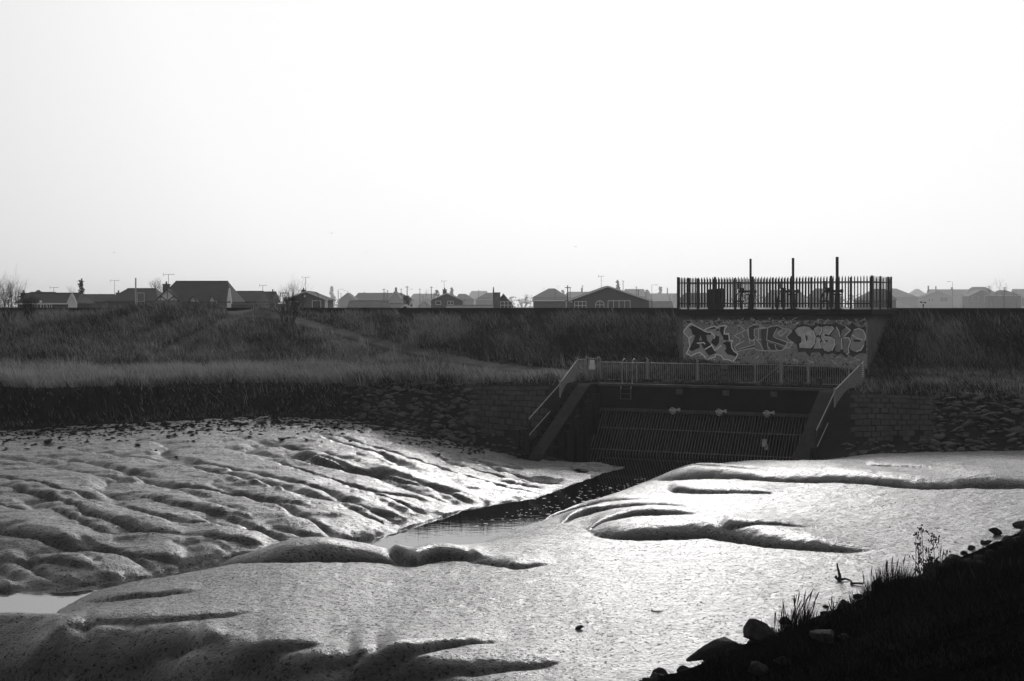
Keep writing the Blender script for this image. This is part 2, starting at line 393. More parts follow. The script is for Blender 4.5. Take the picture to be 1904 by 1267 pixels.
def mud_mat():
    m = bpy.data.materials.new('wet_mud'); m.use_nodes = True; nt = m.node_tree; N = nt.nodes; L = nt.links
    b = N['Principled BSDF']; b.inputs['IOR'].default_value = 1.4
    tc = N.new('ShaderNodeTexCoord')
    def noise(sc, det, ro=.6, sx=1, sy=1):
        mp = N.new('ShaderNodeMapping'); mp.inputs['Scale'].default_value = (sx, sy, 1); L.new(tc.outputs['Object'], mp.inputs[0])
        n = N.new('ShaderNodeTexNoise'); n.inputs['Scale'].default_value = sc; n.inputs['Detail'].default_value = det; n.inputs['Roughness'].default_value = ro
        L.new(mp.outputs[0], n.inputs['Vector']); return n
    def ramp(src, p0, v0, p1, v1):
        r = N.new('ShaderNodeMapRange'); r.inputs['From Min'].default_value = p0; r.inputs['From Max'].default_value = p1
        r.inputs['To Min'].default_value = v0; r.inputs['To Max'].default_value = v1; L.new(src, r.inputs['Value']); return r
    big = noise(.5, 5)
    c = ramp(big.outputs['Fac'], .3, .008, .7, .02)
    pits = noise(13, 3, .7, 1.0, 1.0)           # feeding pits and worm casts
    pm = ramp(pits.outputs['Fac'], .585, 0, .635, 1)
    mx = N.new('ShaderNodeMix'); mx.data_type = 'RGBA'; L.new(pm.outputs[0], mx.inputs['Factor'])
    L.new(c.outputs[0], mx.inputs['A']); mx.inputs['B'].default_value = g3(.016)
    L.new(mx.outputs['Result'], b.inputs['Base Color'])
    ro = ramp(noise(1.3, 5).outputs['Fac'], .3, MUD_R0, .7, MUD_R1)
    ro2 = N.new('ShaderNodeMath'); ro2.operation = 'ADD'; L.new(ro.outputs[0], ro2.inputs[0])
    pr = N.new('ShaderNodeMath'); pr.operation = 'MULTIPLY'; pr.inputs[1].default_value = .3; L.new(pm.outputs[0], pr.inputs[0]); L.new(pr.outputs[0], ro2.inputs[1])
    L.new(ro2.outputs[0], b.inputs['Roughness'])
    b.inputs['Specular IOR Level'].default_value = .35
    b.inputs['Coat IOR'].default_value = 1.42; b.inputs['Coat Roughness'].default_value = MUD_C
    cw = ramp(pm.outputs[0], 0, 1, 1, .0); L.new(cw.outputs[0], b.inputs['Coat Weight'])
    inv = ramp(pits.outputs['Fac'], .55, 1, .70, 0)
    bp = N.new('ShaderNodeBump'); bp.inputs['Strength'].default_value = .9; bp.inputs['Distance'].default_value = .05
    L.new(inv.outputs[0], bp.inputs['Height'])
    fine = noise(24, 4, .7)
    midn = noise(4.5, 5, .65); bm_ = N.new('ShaderNodeBump'); bm_.inputs['Strength'].default_value = .55; bm_.inputs['Distance'].default_value = .10
    L.new(midn.outputs['Fac'], bm_.inputs['Height']); L.new(bm_.outputs[0], bp.inputs['Normal'])
    bp2 = N.new('ShaderNodeBump'); bp2.inputs['Strength'].default_value = .55; bp2.inputs['Distance'].default_value = .05
    L.new(fine.outputs['Fac'], bp2.inputs['Height']); L.new(bp.outputs[0], bp2.inputs['Normal'])
    L.new(bp2.outputs[0], b.inputs['Normal']); L.new(bp2.outputs[0], b.inputs['Coat Normal'])
    return m
MUD_R0, MUD_R1, MUD_C = .42, .60, .30
MUD = mud_mat()
def soil_mat(name, c0, c1):
    m = mat(name, c0, .95, 0, 1.5, .6, 14., col2=c1); nt = m.node_tree; N = nt.nodes; L = nt.links
    b = N['Principled BSDF']; src = b.inputs['Base Color'].links[0].from_socket
    at = N.new('ShaderNodeAttribute'); at.attribute_name = 'path'
    mx = N.new('ShaderNodeMix'); mx.data_type = 'RGBA'; L.new(at.outputs['Fac'], mx.inputs['Factor']); L.new(src, mx.inputs['A'])
    mx.inputs['B'].default_value = g3(.11); L.new(mx.outputs['Result'], b.inputs['Base Color']); return m
SOIL = soil_mat('bank_soil', .004, .014)
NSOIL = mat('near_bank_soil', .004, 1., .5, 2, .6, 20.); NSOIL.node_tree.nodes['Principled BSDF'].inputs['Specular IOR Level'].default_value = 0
ii = np.arange(len(ty)-1)[:, None]*NC+np.arange(NC-1)[None, :]
quads = np.stack([ii, ii+1, ii+NC+1, ii+NC], -1).reshape(-1, 4)
zone = np.where(near, 2, np.where(land, 1, 0))
fz_ = zone[quads].max(1)
VERT = np.stack([X, Y, z], -1)
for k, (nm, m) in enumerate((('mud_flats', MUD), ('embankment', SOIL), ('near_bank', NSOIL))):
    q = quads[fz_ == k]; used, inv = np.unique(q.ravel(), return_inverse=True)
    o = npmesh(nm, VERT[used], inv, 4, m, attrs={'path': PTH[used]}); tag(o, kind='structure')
# town ground behind the wall, out to the horizon
q = MB(); q.add([(-4000, 60, -1.75), (4000, 60, -1.75), (4000, 6000, -1.75), (-4000, 6000, -1.75)], [(0, 1, 2, 3)])
GR = mat('town_ground', .05, .95, .3, .02)
me = MB()
me.add([(-1500, 97.5+.469*1500-.2, -1.75), (-45, 97.5+.469*45-.2, -1.75), (70, 97.5-.469*70-.2, -1.75), (1500, 97.5-.469*70-60, -1.75), (4000, 6000, -1.75), (-4000, 6000, -1.75)], [(0, 1, 2, 3, 4, 5)])
tag(me.build('ground', GR), kind='structure')
# water
wm = bpy.data.materials.new('creek_water'); wm.use_nodes = True; nt = wm.node_tree; b = nt.nodes['Principled BSDF']
b.inputs['Base Color'].default_value = g3(.01); b.inputs['Roughness'].default_value = .02; b.inputs['IOR'].default_value = 2.6; b.inputs['Specular IOR Level'].default_value = 1.0
tc = nt.nodes.new('ShaderNodeTexCoord'); mp = nt.nodes.new('ShaderNodeMapping'); mp.inputs['Scale'].default_value = (1, 2.2, 1)
mp.inputs['Rotation'].default_value = (0, 0, -TH)
n = nt.nodes.new('ShaderNodeTexNoise'); n.inputs['Scale'].default_value = 1.6; n.inputs['Detail'].default_value = 3
bp = nt.nodes.new('ShaderNodeBump'); bp.inputs['Strength'].default_value = .05; bp.inputs['Distance'].default_value = .05
nt.links.new(tc.outputs['Object'], mp.inputs[0]); nt.links.new(mp.outputs[0], n.inputs['Vector']); nt.links.new(n.outputs['Fac'], bp.inputs['Height']); nt.links.new(bp.outputs[0], b.inputs['Normal'])
wp = [(13.5, 75.), (3., 75.)]+[(x-1.5, y+2.0) for x, y in LE]+[(x, y-2.2) for x, y in RE[:0:-1]]+[(14.5, 63.)]
q = MB(); q.add([(x, y, ZW) for x, y in wp], [tuple(range(len(wp)))])
tag(q.build('creek_water', wm), kind='structure')
# ------------------------------------------------------------------ the outfall: headwall, screen, railings
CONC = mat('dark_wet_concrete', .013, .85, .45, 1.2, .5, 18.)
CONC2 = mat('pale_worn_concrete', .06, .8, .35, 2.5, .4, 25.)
STEEL = mat('galvanised_steel', .26, .45, .2, 8., .1, 40., metal=.25)
DSTEEL = mat('dark_painted_steel', .01, .6, .3, 6., .1, 40.)
PILE = mat('rusty_sheet_pile', .014, .8, .5, 4., .3, 30.)
def zt(y): return y
ow = thing('outfall_headwall', S(5.4, 0, -7.4), 'dark concrete outfall headwall with sloping wing walls beside the barred screen', 'headwall')
MI = Matrix.Translation(S(5.4, 0, -7.4)).inverted() @ MS            # structure frame -> empty's frame
def ob(mb, name, m, par, **k): return mb.build(name, m, par, M=MI, **k)
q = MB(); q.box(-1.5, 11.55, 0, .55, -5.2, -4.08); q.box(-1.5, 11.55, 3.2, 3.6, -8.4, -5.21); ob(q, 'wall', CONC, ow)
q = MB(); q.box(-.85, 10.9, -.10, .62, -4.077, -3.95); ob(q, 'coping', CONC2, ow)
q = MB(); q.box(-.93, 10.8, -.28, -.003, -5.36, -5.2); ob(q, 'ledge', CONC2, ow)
q = MB()                                                            # chamber slab behind the screen
q.box(-.93, 10.8, .56, 3.19, -5.45, -5.2); q.box(3.5, 3.8, .2, 3.1, -8.2, -5.46); q.box(7.1, 7.4, .2, 3.1, -8.2, -5.46); ob(q, 'chamber', CONC, ow)
def wing(a0, a1):
    q = MB()
    top = [(.56, -3.97), (-.75, -3.97), (-1.2, -4.10), (-6.9, -7.05), (-7.2, -7.55)]
    prof = top+[(-7.2, -8.6), (.56, -8.6)]
    q.prism([Vector((a0, b, z)) for b, z in prof], (a1-a0, 0, 0)); return q
ob(wing(-1.5, -.95), 'wing_wall', CONC, ow); ob(wing(10.9, 11.6), 'wing_wall', CONC, ow)
for a0, a1 in ((-1.56, -.89), (10.85, 11.6)):                       # sloping copings
    q = MB(); t = [(-.80, -3.94), (-1.2, -4.06), (-6.9, -7.0), (-7.25, -7.35)]
    pr = t+[(b, z-.10) for b, z in t[::-1]]
    q.prism([Vector((a0, b, z)) for b, z in pr], (a1-a0, 0, 0)); ob(q, 'wing_coping', mat('slimy_coping', .018, .75, .5, 3., .4, 20.), ow)
q = MB()                                                            # sheet piles against the left side
for k in range(9):
    b = -.4-.62*k; zz = min(-4.3, -4.3+(b+1.0)*.52)
    q.box(-.94 if k % 2 else -.74, -.74 if k % 2 else -.56, b-.62, b, -8.2, zz-.15)
ob(q, 'sheet_piling', PILE, ow)
for k in range(3):
    a = 3.55+2.42*k; q = MB()
    q.box(a-.16, a+.16, -.07, -.003, -4.42, -4.16); q.box(a-.07, a+.07, -.15, -.072, -4.36, -4.2)
    ob(q, 'fixing_plate', mat('rusted_plate', .06, .7, .4, 5.), ow)
# ladder with two hoops at the left end of the headwall
ld = thing('ladder', S(.75, 0, -3.95), 'galvanised ladder with tall hoop handrails at the left end of the headwall', 'ladder')
ML = Matrix.Translation(S(.75, 0, -3.95)).inverted() @ MS
for k, a in enumerate((.45, 1.0)):
    q = MB(); pts = [(a, .75, -3.95)]+[(a, .75-.0, -3.95+1.0)]+[(a, .42+.33*math.cos(t), -2.95+.25*math.sin(t)) for t in np.linspace(0, math.pi, 7)]+[(a, .09, -3.95), (a, -.13, -4.2)]
    q.path(pts, .03); q.build('hoop', STEEL, ld, M=ML)
q = MB()
for a in (.45, 1.0): q.tube((a, -.13, -4.2), (a, -.13, -4.75), .025)
for k in range(3): q.tube((.45, -.13, -4.2-.26*k), (1.0, -.13, -4.2-.26*k), .018)
q.build('rung', mat('dull_rungs', .07, .7, .3, 8.), ld, M=ML)
# the bar screen
ts = thing('trash_screen', S(5.4, -1, -7.4), 'raked steel bar screen closing the whole outfall opening', 'grille')
MT = Matrix.Translation(S(5.4, -1, -7.4)).inverted() @ MS
BAR = mat('weathered_screen_bars', .11, .6, .35, 5., .15, 40., metal=.3)
q = MB()
for k in range(76):
    a = -.80+k*.1543; q.bar((a, -.12, -5.37), (a-.0, -1.95, -7.75), .022, .07)
q.build('bar_rack', BAR, ts, M=MT)
for f in (.35, .78):
    q = MB(); q.bar((-.88, -.10-1.83*f, -5.33-2.38*f), (10.78, -.10-1.83*f, -5.33-2.38*f), .03, .05); q.build('cross_rail', BAR, ts, M=MT)
# hand wheels on the ledge
for k, (a, w_) in enumerate(((3.35, 'left'), (5.75, 'middle'), (8.15, 'right'))):
    lab = {'left': 'pale valve wheel over the screen nearest the ladder', 'middle': 'pale valve wheel over the middle of the barred screen', 'right': 'pale valve wheel over the screen nearest the right wing wall'}[w_]
    t = thing('valve_wheel', S(a, -.35, -5.2), lab, 'valve', 'valve wheels on the ledge above the screen')
    M1 = Matrix.Rotation(-TH, 4, 'Z') @ Matrix.Rotation(R(12), 4, 'X')
    PW = mat('pale_valve_metal', .42, .5, .3, 12.)
    q = MB(); n = 14
    pts = [(.17*math.cos(2*math.pi*i/n)*.8, -.12, .17*math.sin(2*math.pi*i/n)) for i in range(n+1)]
    q.path(pts, .016); q.tube((-.13, -.12, 0), (.13, -.12, 0), .014); q.tube((0, -.12, -.17), (0, -.12, .17), .014); q.build('wheel', PW, t, M=M1)
    q = MB(); q.tube((0, -.16, 0), (0, .2, 0), .05); q.tube((0, .02, 0), (.30, .02, .03), .045); q.tube((.30, .02, -.05), (.30, .02, .1), .06); q.box(-.22, -.06, -.02, .04, -.03, .05); q.box(-.10, .12, 0, .3, -.12, -.05); q.build('valve_body', PW, t, M=M1)
q = MB(); q.box(-.13, .10, 0, .05, -.22, .20); q.box(-.02, .16, .06, .10, -.36, -.05)
rg = q.build('snagged_rag', mat('pale_rag', .22, .9, .4, 9.), None, M=Matrix.Rotation(-TH, 4, 'Z')); rg.location = S(8.25, -1.25, -6.55); rg.rotation_euler = (R(-35), R(8), 0)
tag(rg, 'pale scrap of rag caught on the bars below the right-hand valve wheel', 'rag')
# ---- railings on the berm
def rail_span(q, A, B, h0=.12, h1=1.02, n=None, r=.012):
    A = Vector(A); B = Vector(B); L = (B-A).length; n = n or max(2, int(L/.105))
    up = Vector((0, 0, 1))
    q.tube(A+up*h1, B+up*h1, .026); q.tube(A+up*h0, B+up*h0, .022)
    for i in range(1, n): p = A.lerp(B, i/n); q.tube(p+up*h0, p+up*h1, r, n=4, cap=False)
def sg(a, b):                                                       # a point standing on the ground in structure axes
    p = S(a, b, 0); return Vector((a, b, gz(p.x, p.y)-.03))
sr_ = thing('guard_railing', S(5, 2, -3.98), 'long galvanised vertical-bar railing across the berm above the headwall', 'railing')
MG = Matrix.Translation(S(5, 2, -3.98)).inverted() @ MS
def atpx(px, b):                                                    # where the row b meets the photo column px
    # X/Y = t ; X = OAx + a cos + b sin ; Y = OAy - a sin + b cos
    t = (px-CX)/F; c, s_ = math.cos(TH), math.sin(TH)
    return (t*(OA.y+b*c)-OA.x-b*s_)/(c+t*s_)
RB = 2.0
posts = [atpx(x, RB) for x in (1116, 1204, 1297, 1404, 1453, 1503, 1578)]
PG = [Vector((a, RB, -3.98)) for a in posts]
def post(q, p, h=1.22, w_=.075, bend=True):
    q.box(p.x-w_/2, p.x+w_/2, p.y-w_/2, p.y+w_/2, p.z-.1, p.z+h)
    if bend: q.bar((p.x, p.y, p.z+h), (p.x-.10, p.y, p.z+h+.09), .06, .05)
for i, p in enumerate(PG):
    q = MB(); post(q, p, w_=.10 if i in (1, 2, 4, 5) else .07); q.build('post', STEEL, sr_, M=MG)
for i in range(len(PG)-1):
    if i == 3: continue
    q = MB(); rail_span(q, PG[i], PG[i+1]); q.build('bar_panel', STEEL, sr_, M=MG)
q = MB(); A, B = PG[3]+Vector((.12, 0, 0)), PG[4]-Vector((.10, 0, 0)); rail_span(q, A, B, .06, 1.06, 11, .014)
up = Vector((0, 0, 1)); q.tube(A+up*.06, A+up*1.06, .025); q.tube(B+up*.06, B+up*1.06, .025); q.tube(A+up*.08, B+up*1.02, .022)
g = q.build('gate', STEEL, sr_, M=MG); q = MB(); q.box(B.x-.12, B.x+.02, B.y-.10, B.y-.03, B.z+.66, B.z+.76); q.build('latch', STEEL, g, M=MG)
q = MB(); q.box(posts[2]+1.25, posts[2]+1.65, RB-.05, RB-.03, -3.98+.78, -3.98+1.02); q.build('notice_board', mat('weathered_plate', .10, .7, .3, 9.), sr_, M=MG)
# left gate panel with its white sign
lg = thing('railing_gate', S(-1, 2, -3.98), 'low galvanised railing corner with a white warning sign, left of the ladder hoops', 'railing')
MG2 = Matrix.Translation(S(-1, 2, -3.98)).inverted() @ MS
a1, a2, a3 = atpx(1074, 1.2), atpx(1090, 1.7), atpx(1114, 2.0)
q0, q1, q2 = Vector((a1, 1.2, -3.98)), Vector((a2, 1.7, -3.95)), Vector((a3-.08, 2.0, -3.98))
for p in (q0, q1, q2):
    q = MB(); post(q, p, 1.25, .06, False); q.tube(p+up*1.25, p+up*1.31, .05, .03); q.build('post', STEEL, lg, M=MG2)
q = MB(); rail_span(q, q0, q1, .15, 1.15); q.build('bar_panel', STEEL, lg, M=MG2)
q = MB(); rail_span(q, q1, q2, .18, 1.2); q.build('gate', STEEL, lg, M=MG2)
q = MB(); e = (q2-q1).normalized(); c_ = q1.lerp(q2, .5); nrm = Vector((e.y, -e.x, 0))
def quad_on(c, e, up, w_, h, d): return [c-e*w_/2-up*h/2+nrm*d, c+e*w_/2-up*h/2+nrm*d, c+e*w_/2+up*h/2+nrm*d, c-e*w_/2+up*h/2+nrm*d]
q.prism(quad_on(c_+up*1.0, e, up, .26, .26, .03), nrm*.01); q.prism(quad_on(c_+up*.74, e, up, .32, .24, .03), nrm*.01)
q.build('warning_sign', mat('white_sign', .7, .6, .15, 9.), lg, M=MG2)
# sloping railings down both wing walls
def slope_rail(name, lab, pts, piles):
    t = thing(name, S(*pts[0]), lab, 'railing'); M_ = Matrix.Translation(S(*pts[0])).inverted() @ MS
    P_ = [Vector(p) for p in pts]
    for i, p in enumerate(P_):
        q = MB(); post(q, p, 1.22, .07, False); q.tube(p+up*1.22, p+up*1.27, .05, .03); q.build('post', STEEL if i < 2 else DSTEEL, t, M=M_)
    for i in range(len(P_)-1):
        q = MB()
        if i == 0: rail_span(q, P_[i], P_[i+1], .15, 1.15)
        else: q.tube(P_[i]+up*1.1, P_[i+1]+up*1.1, .024); q.tube(P_[i]+up*.3, P_[i+1]+up*.3, .018)
        q.build('bar_panel' if i == 0 else 'hand_rail', STEEL, t, M=M_)
    for j, (a, b, z0, z1) in enumerate(piles):
        q = MB(); q.box(a-.13, a+.13, b-.05, b+.05, z0, z1); q.box(a-.13, a-.10, b-.13, b+.13, z0, z1); q.box(a+.10, a+.13, b-.13, b+.13, z0, z1)
        q.build('steel_pile', DSTEEL, t, M=M_)
    return t
slope_rail('stair_railing', 'sloping railing down the left wing wall, ending at two dark steel piles',
           [(a1, 1.15, -3.98), (-1.9, -2.5, -5.0), (-2.0, -6.2, -6.55)], [(-2.25, -6.9, -8., -5.85), (-1.75, -7.0, -8., -5.80)])
slope_rail('stair_railing', 'sloping railing down the right wing wall in front of the block revetment',
           [(12.35, .9, -3.98), (12.0, -3.0, -5.0), (11.9, -6.4, -6.6)], [(11.95, -6.9, -8., -6.1)])
# steps beside the left wing
q = MB()
for k in range(12):
    b = -.6-.56*k; q.box(-2.5, -1.58, b-.56, b, -8.4, -4.15-.26*k)
st = q.build('access_steps', mat('mossy_steps', .010, .9, .5, 3., .5, 20.), None, M=MS); tag(st, 'dark mossy concrete steps beside the left wing wall', 'steps')
# right corner: return railing with gauge board, stub
rr_ = thing('corner_railing', S(12, 2.4, -3.98), 'short return railing carrying the white tide gauge board', 'railing')
MR = Matrix.Translation(S(12, 2.4, -3.98)).inverted() @ MS
b0 = Vector((12.38, .95, -3.98)); b1 = Vector((atpx(1606, 3.6), 3.6, -3.9))
for p in (b0, b1):
    q = MB(); post(q, p, 1.25, .07, False); q.build('post', STEEL, rr_, M=MR)
q = MB(); rail_span(q, b0, b1, .15, 1.15); q.build('bar_panel', STEEL, rr_, M=MR)
e = (b1-b0).normalized(); nrm = Vector((-.2, -1, 0)).normalized(); c_ = b0.lerp(b1, .42)+nrm*.06; ex = Vector((1, -.1, 0)).normalized()
q = MB(); q.prism(quad_on(c_+up*.82, ex, up, .20, .66, 0), nrm*.02); gb = q.build('gauge_board', mat('white_gauge', .75, .5, .1, 9.), rr_, M=MR)
q = MB()
for k in range(6): q.prism(quad_on(c_+up*(.55+.105*k)+ex*.04, ex, up, .10, .035, .022), nrm*.003)
q.prism(quad_on(c_+up*.82-ex*.055, ex, up, .015, .6, .022), nrm*.003); q.build('gauge_mark', mat('black_mark', .02, .7), gb, M=MR)
q = MB(); q.tube((0, 0, 0), (0, 0, .42), .17, .13, 10); q.tube((0, 0, .42), (0, 0, .47), .16, .16, 10)
o = q.build('marker_post', CONC2, None); p = atpx(1523, .9); o.location = S(p, .9, -3.98); tag(o, 'short pale stub with a flat cap on the headwall beside the right wing', 'marker post')
# ------------------------------------------------------------------ pumping platform: graffiti wall, deck, palisade, gear
GB = 12.05                                        # b of the painted face
gl, gr_ = atpx(1270, GB), atpx(1613, GB)
WALLC = mat('platform_concrete', .13, .9, .35, 1.0, .3, 20.)  # one even concrete tone for the platform body
MW = MS
gw = thing('graffiti_wall', S((gl+gr_)/2, GB, -4), 'concrete pumping platform with graffiti painted across its front face', 'wall')
MWi = Matrix.Translation(S((gl+gr_)/2, GB, -4)).inverted() @ MS
def topz(a): return -.20                         # deck top
def paint_mat():
    m = bpy.data.materials.new('old_layered_paint'); m.use_nodes = True; nt = m.node_tree; N = nt.nodes; L = nt.links
    b = N['Principled BSDF']; b.inputs['Roughness'].default_value = .7
    tc = N.new('ShaderNodeTexCoord'); n = N.new('ShaderNodeTexNoise'); n.inputs['Scale'].default_value = 3.0; n.inputs['Detail'].default_value = 7; n.inputs['Distortion'].default_value = 2.5
    L.new(tc.outputs['Object'], n.inputs['Vector'])
    n2 = N.new('ShaderNodeTexVoronoi'); n2.inputs['Scale'].default_value = 5; L.new(n.outputs['Color'], n2.inputs['Vector'])
    cr = N.new('ShaderNodeValToRGB'); L.new(n.outputs['Fac'], cr.inputs[0])
    e = cr.color_ramp.elements; e[0].position = .36; e[0].color = g3(.05); e[1].position = .66; e[1].color = g3(.30)
    for p, v in ((.42, .42), (.46, .06), (.5, .5), (.53, .08), (.58, .6), (.61, .10)):
        k = e.new(p); k.color = g3(v)
    L.new(cr.outputs[0], b.inputs['Base Color']); return m
# body of the platform
q = MB(); q.box(gl-.25, gr_, GB+.02, GB+8.6, -5, -.55); q.build('wall', WALLC, gw, M=MWi)
q = MB(); q.box(gl, gr_-.01, GB, GB+.017, -4.9, -.78); q.build('painted_face', paint_mat(), gw, M=MWi)
dl0, dr0 = atpx(1258, GB-.35), atpx(1622, GB-.35)
DK = mat('deck_edge', .009, .9, .35, 1.5, .3, 20.)
q = MB(); q.box(dl0, dr0, GB-.40, GB+8.6, -.54, -.17); q.build('deck', DK, gw, M=MWi)
# lettering, traced from the face: photo pixels -> wall plane
def onwall(px, py, off):
    t = (px-CX)/F; c, s_ = math.cos(TH), math.sin(TH); b = GB
    a = (t*(OA.y+b*c)-OA.x-b*s_)/(c+t*s_); p = S(a, b, 0)
    return Vector((a, b-off, -(py-HY)/F*p.y))
import mathutils.geometry as mg
def fillpoly(name, polys, col, off, conv, var=.2):
    """flat painted shapes, each a polygon in zoom coordinates"""
    q = MB()
    for pl in polys:
        v = [onwall(*conv(*p), off) for p in pl]
        tri = mg.tessellate_polygon([[Vector((x.x, x.z, 0)) for x in v]])
        q.add(v, [tuple(t) for t in tri])
    return q.build(name, mat('paint_%d' % int(col*1000), col, .6, var, 4., .1, 30.), gw, M=MWi)
def lines(name, pls, w_, col, off, conv):
    q = MB()
    for pl in pls:
        v = [onwall(*conv(*p), off) for p in pl]
        for a, b in zip(v[:-1], v[1:]):
            d = (b-a); d.normalize(); n = Vector((-d.z, 0, d.x))*w_/2; d = d*w_*.4
            q.add([a-n-d, b-n+d, b+n+d, a+n-d], [(0, 1, 2, 3)])
    return q.build(name, mat('line_%d' % int(col*1000), col, .6, .15, 6.), gw, M=MWi)
c1 = lambda x, y: (1262+x*.07893, 582+y*.07893)
c2 = lambda x, y: (1352+x*.07892, 582+y*.07892)
c3 = lambda x, y: (1462+x*.08403, 582+y*.08403)
out1 = [(280,250),(440,335),(600,420),(650,375),(850,310),(900,360),(960,310),(1100,295),(1135,320),(1080,400),(1070,500),(1180,490),(1195,650),(1270,655),(1240,720),(1250,820),(1300,900),(1395,970),(1350,1060),(1280,1150),(1180,1105),(1060,1100),(1000,1010),(930,985),(870,985),(855,1045),(750,1065),(660,1110),(600,1020),(500,930),(400,960),(290,1020),(185,955),(230,860),(265,780),(240,650),(245,600),(130,480),(115,440),(200,330)]
fillpoly('lettering', [out1], .42, .006, c1)
A_ = [(240,340),(330,300),(600,425),(760,440),(750,520),(650,520),(670,640),(850,870),(880,945),(710,1010),(620,890),(560,800),(520,710),(480,730),(500,820),(400,860),(310,905),(245,860),(330,690),(390,540),(320,500),(300,400)]
E_ = [(650,400),(850,320),(960,420),(980,540),(950,640),(960,760),(1010,810),(1090,800),(1100,730),(1020,700),(1180,660),(1190,550),(1070,500),(1060,400),(1090,320),(990,330),(970,380),(900,370),(960,600),(900,600),(770,470),(760,560),(690,560),(700,700),(770,760),(850,890),(960,935),(1050,900),(1110,850),(1180,980),(1340,1030),(1390,970),(1270,880),(1240,790),(1230,690),(1130,690),(1090,780),(1040,820),(970,790),(940,700),(880,720),(850,640)]
fillpoly('lettering', [A_], .012, .010, c1, .3)
fillpoly('lettering', [[(640,400),(850,320),(960,410),(1000,500),(1040,560),(1060,640),(1190,650),(1190,540),(1070,500),(1070,330),(980,330),(975,400),(905,370),(870,440),(760,460),(770,560),(830,640),(700,740),(770,770),(850,890),(960,935),(1060,900),(1120,850),(1060,800),(1000,815),(955,760),(950,640),(900,560),(870,520)],
                     [(1030,720),(1130,670),(1220,690),(1240,800),(1290,900),(1390,970),(1340,1030),(1250,1000),(1150,980),(1080,890),(1120,850),(1110,770)],
                     [(840,520),(960,560),(950,700),(880,800),(760,700)]], .012, .013, c1, .3)
fillpoly('lettering', [[(480,650),(515,530),(550,650)], [(670,535),(755,535),(745,600),(680,600)], [(955,600),(985,530),(1020,600),(1040,680),(1020,700),(1030,760),(1090,770),(1060,820),(990,800),(955,740)]], .38, .016, c1)
lines('lettering', [out1+[out1[0]], [(165,510),(245,600),(300,560)], [(600,425),(690,460),(760,450),(850,550),(830,600)], [(620,860),(780,765)], [(770,740),(850,890),(1000,770)], [(440,715),(590,700),(620,730)]], .07, .9, .019, c1)
o2 = [(170,540),(330,460),(490,390),(500,345),(620,285),(785,285),(770,360),(960,350),(1040,320),(1190,300),(1310,370),(1450,385),(1520,440),(1400,560),(1440,640),(1555,700),(1470,830),(1350,830),(1310,880),(1100,900),(850,890),(680,870),(640,830),(500,850),(330,890),(230,915),(170,800),(290,700),(310,640),(270,590)]
fillpoly('lettering', [o2], .25, .006, c2)
fillpoly('lettering', [[(510,350),(620,300),(770,300),(640,380),(640,540),(680,575),(590,665),(510,600)], [(940,360),(1180,310),(1300,370),(1100,470),(1090,540),(1200,620),(1420,690),(1360,800),(1150,740),(940,640)], [(800,390),(930,370),(930,640),(950,880),(850,880),(800,640)], [(940,700),(1130,750),(1300,820),(1310,880),(1000,860)], [(240,860),(640,745),(650,800),(240,890)]], .07, .010, c2)
fillpoly('lettering', [[(1420,700),(1540,705),(1470,820),(1370,810)], [(1190,400),(1450,395),(1510,440),(1280,560),(1110,560)]], .34, .013, c2)
lines('lettering', [o2+[o2[0]], [(500,390),(510,600),(590,665),(680,575),(640,540),(640,385),(860,365),(960,350),(930,640),(1420,800)], [(1180,370),(1090,540),(1110,580),(1420,695),(1360,820)], [(1420,695),(1540,710)], [(270,860),(640,750),(640,640),(590,665)], [(740,390),(740,620)], [(800,630),(690,630),(780,730),(850,870)], [(180,790),(400,665)], [(1310,410),(1190,470),(1260,560),(1400,430)], [(950,700),(960,790),(1010,860)], [(1130,750),(1150,840),(1190,880)], [(350,500),(400,580)], [(470,400),(540,720)]], .045, .7, .016, c2)
halo = [(0,540),(140,380),(250,280),(400,250),(550,290),(690,250),(900,250),(1060,250),(1080,190),(1130,240),(1250,290),(1380,300),(1460,200),(1530,290),(1640,330),(1760,290),(1770,900),(1640,900),(1600,900),(1480,980),(1380,920),(1330,1000),(1200,890),(1150,950),(1030,890),(940,920),(840,900),(800,990),(730,870),(560,880),(520,980),(420,860),(260,880),(230,700),(60,580)]
fillpoly('lettering', [halo], .05, .005, c3, .4)
D_ = [(165,380),(250,310),(400,280),(510,300),(600,390),(640,500),(645,640),(600,750),(540,800),(280,790),(270,680),(320,640),(310,540),(250,520)]
S_ = [(790,300),(900,270),(980,290),(1060,350),(1020,390),(940,490),(880,450),(820,480),(850,530),(980,540),(1060,600),(1080,700),(1040,820),(940,880),(840,850),(770,760),(740,640),(790,620),(750,540),(760,480),(790,400)]
I_ = [(590,350),(690,270),(780,310),(785,400),(740,490),(660,525)]
K_ = [(1060,360),(1110,320),(1160,380),(1200,540),(1240,640),(1240,800),(1180,880),(1090,870),(1060,820),(1090,700),(1060,600),(1000,540),(960,500)]
L_ = [(1210,380),(1320,300),(1420,385),(1300,500),(1380,550),(1430,640),(1370,780),(1385,880),(1340,930),(1250,870),(1245,640),(1200,500)]
E2 = [(1430,470),(1480,390),(1600,345),(1700,380),(1760,500),(1750,600),(1740,740),(1670,850),(1560,890),(1450,850),(1385,790),(1430,640),(1400,560)]
fillpoly('lettering', [D_], .58, .009, c3, .35); fillpoly('lettering', [S_, I_, [(650,540),(740,540),(790,620),(740,640),(780,790),(600,790),(650,650)]], .5, .009, c3, .3)
fillpoly('lettering', [K_, L_], .26, .009, c3, .3); fillpoly('lettering', [E2], .34, .010, c3, .3)
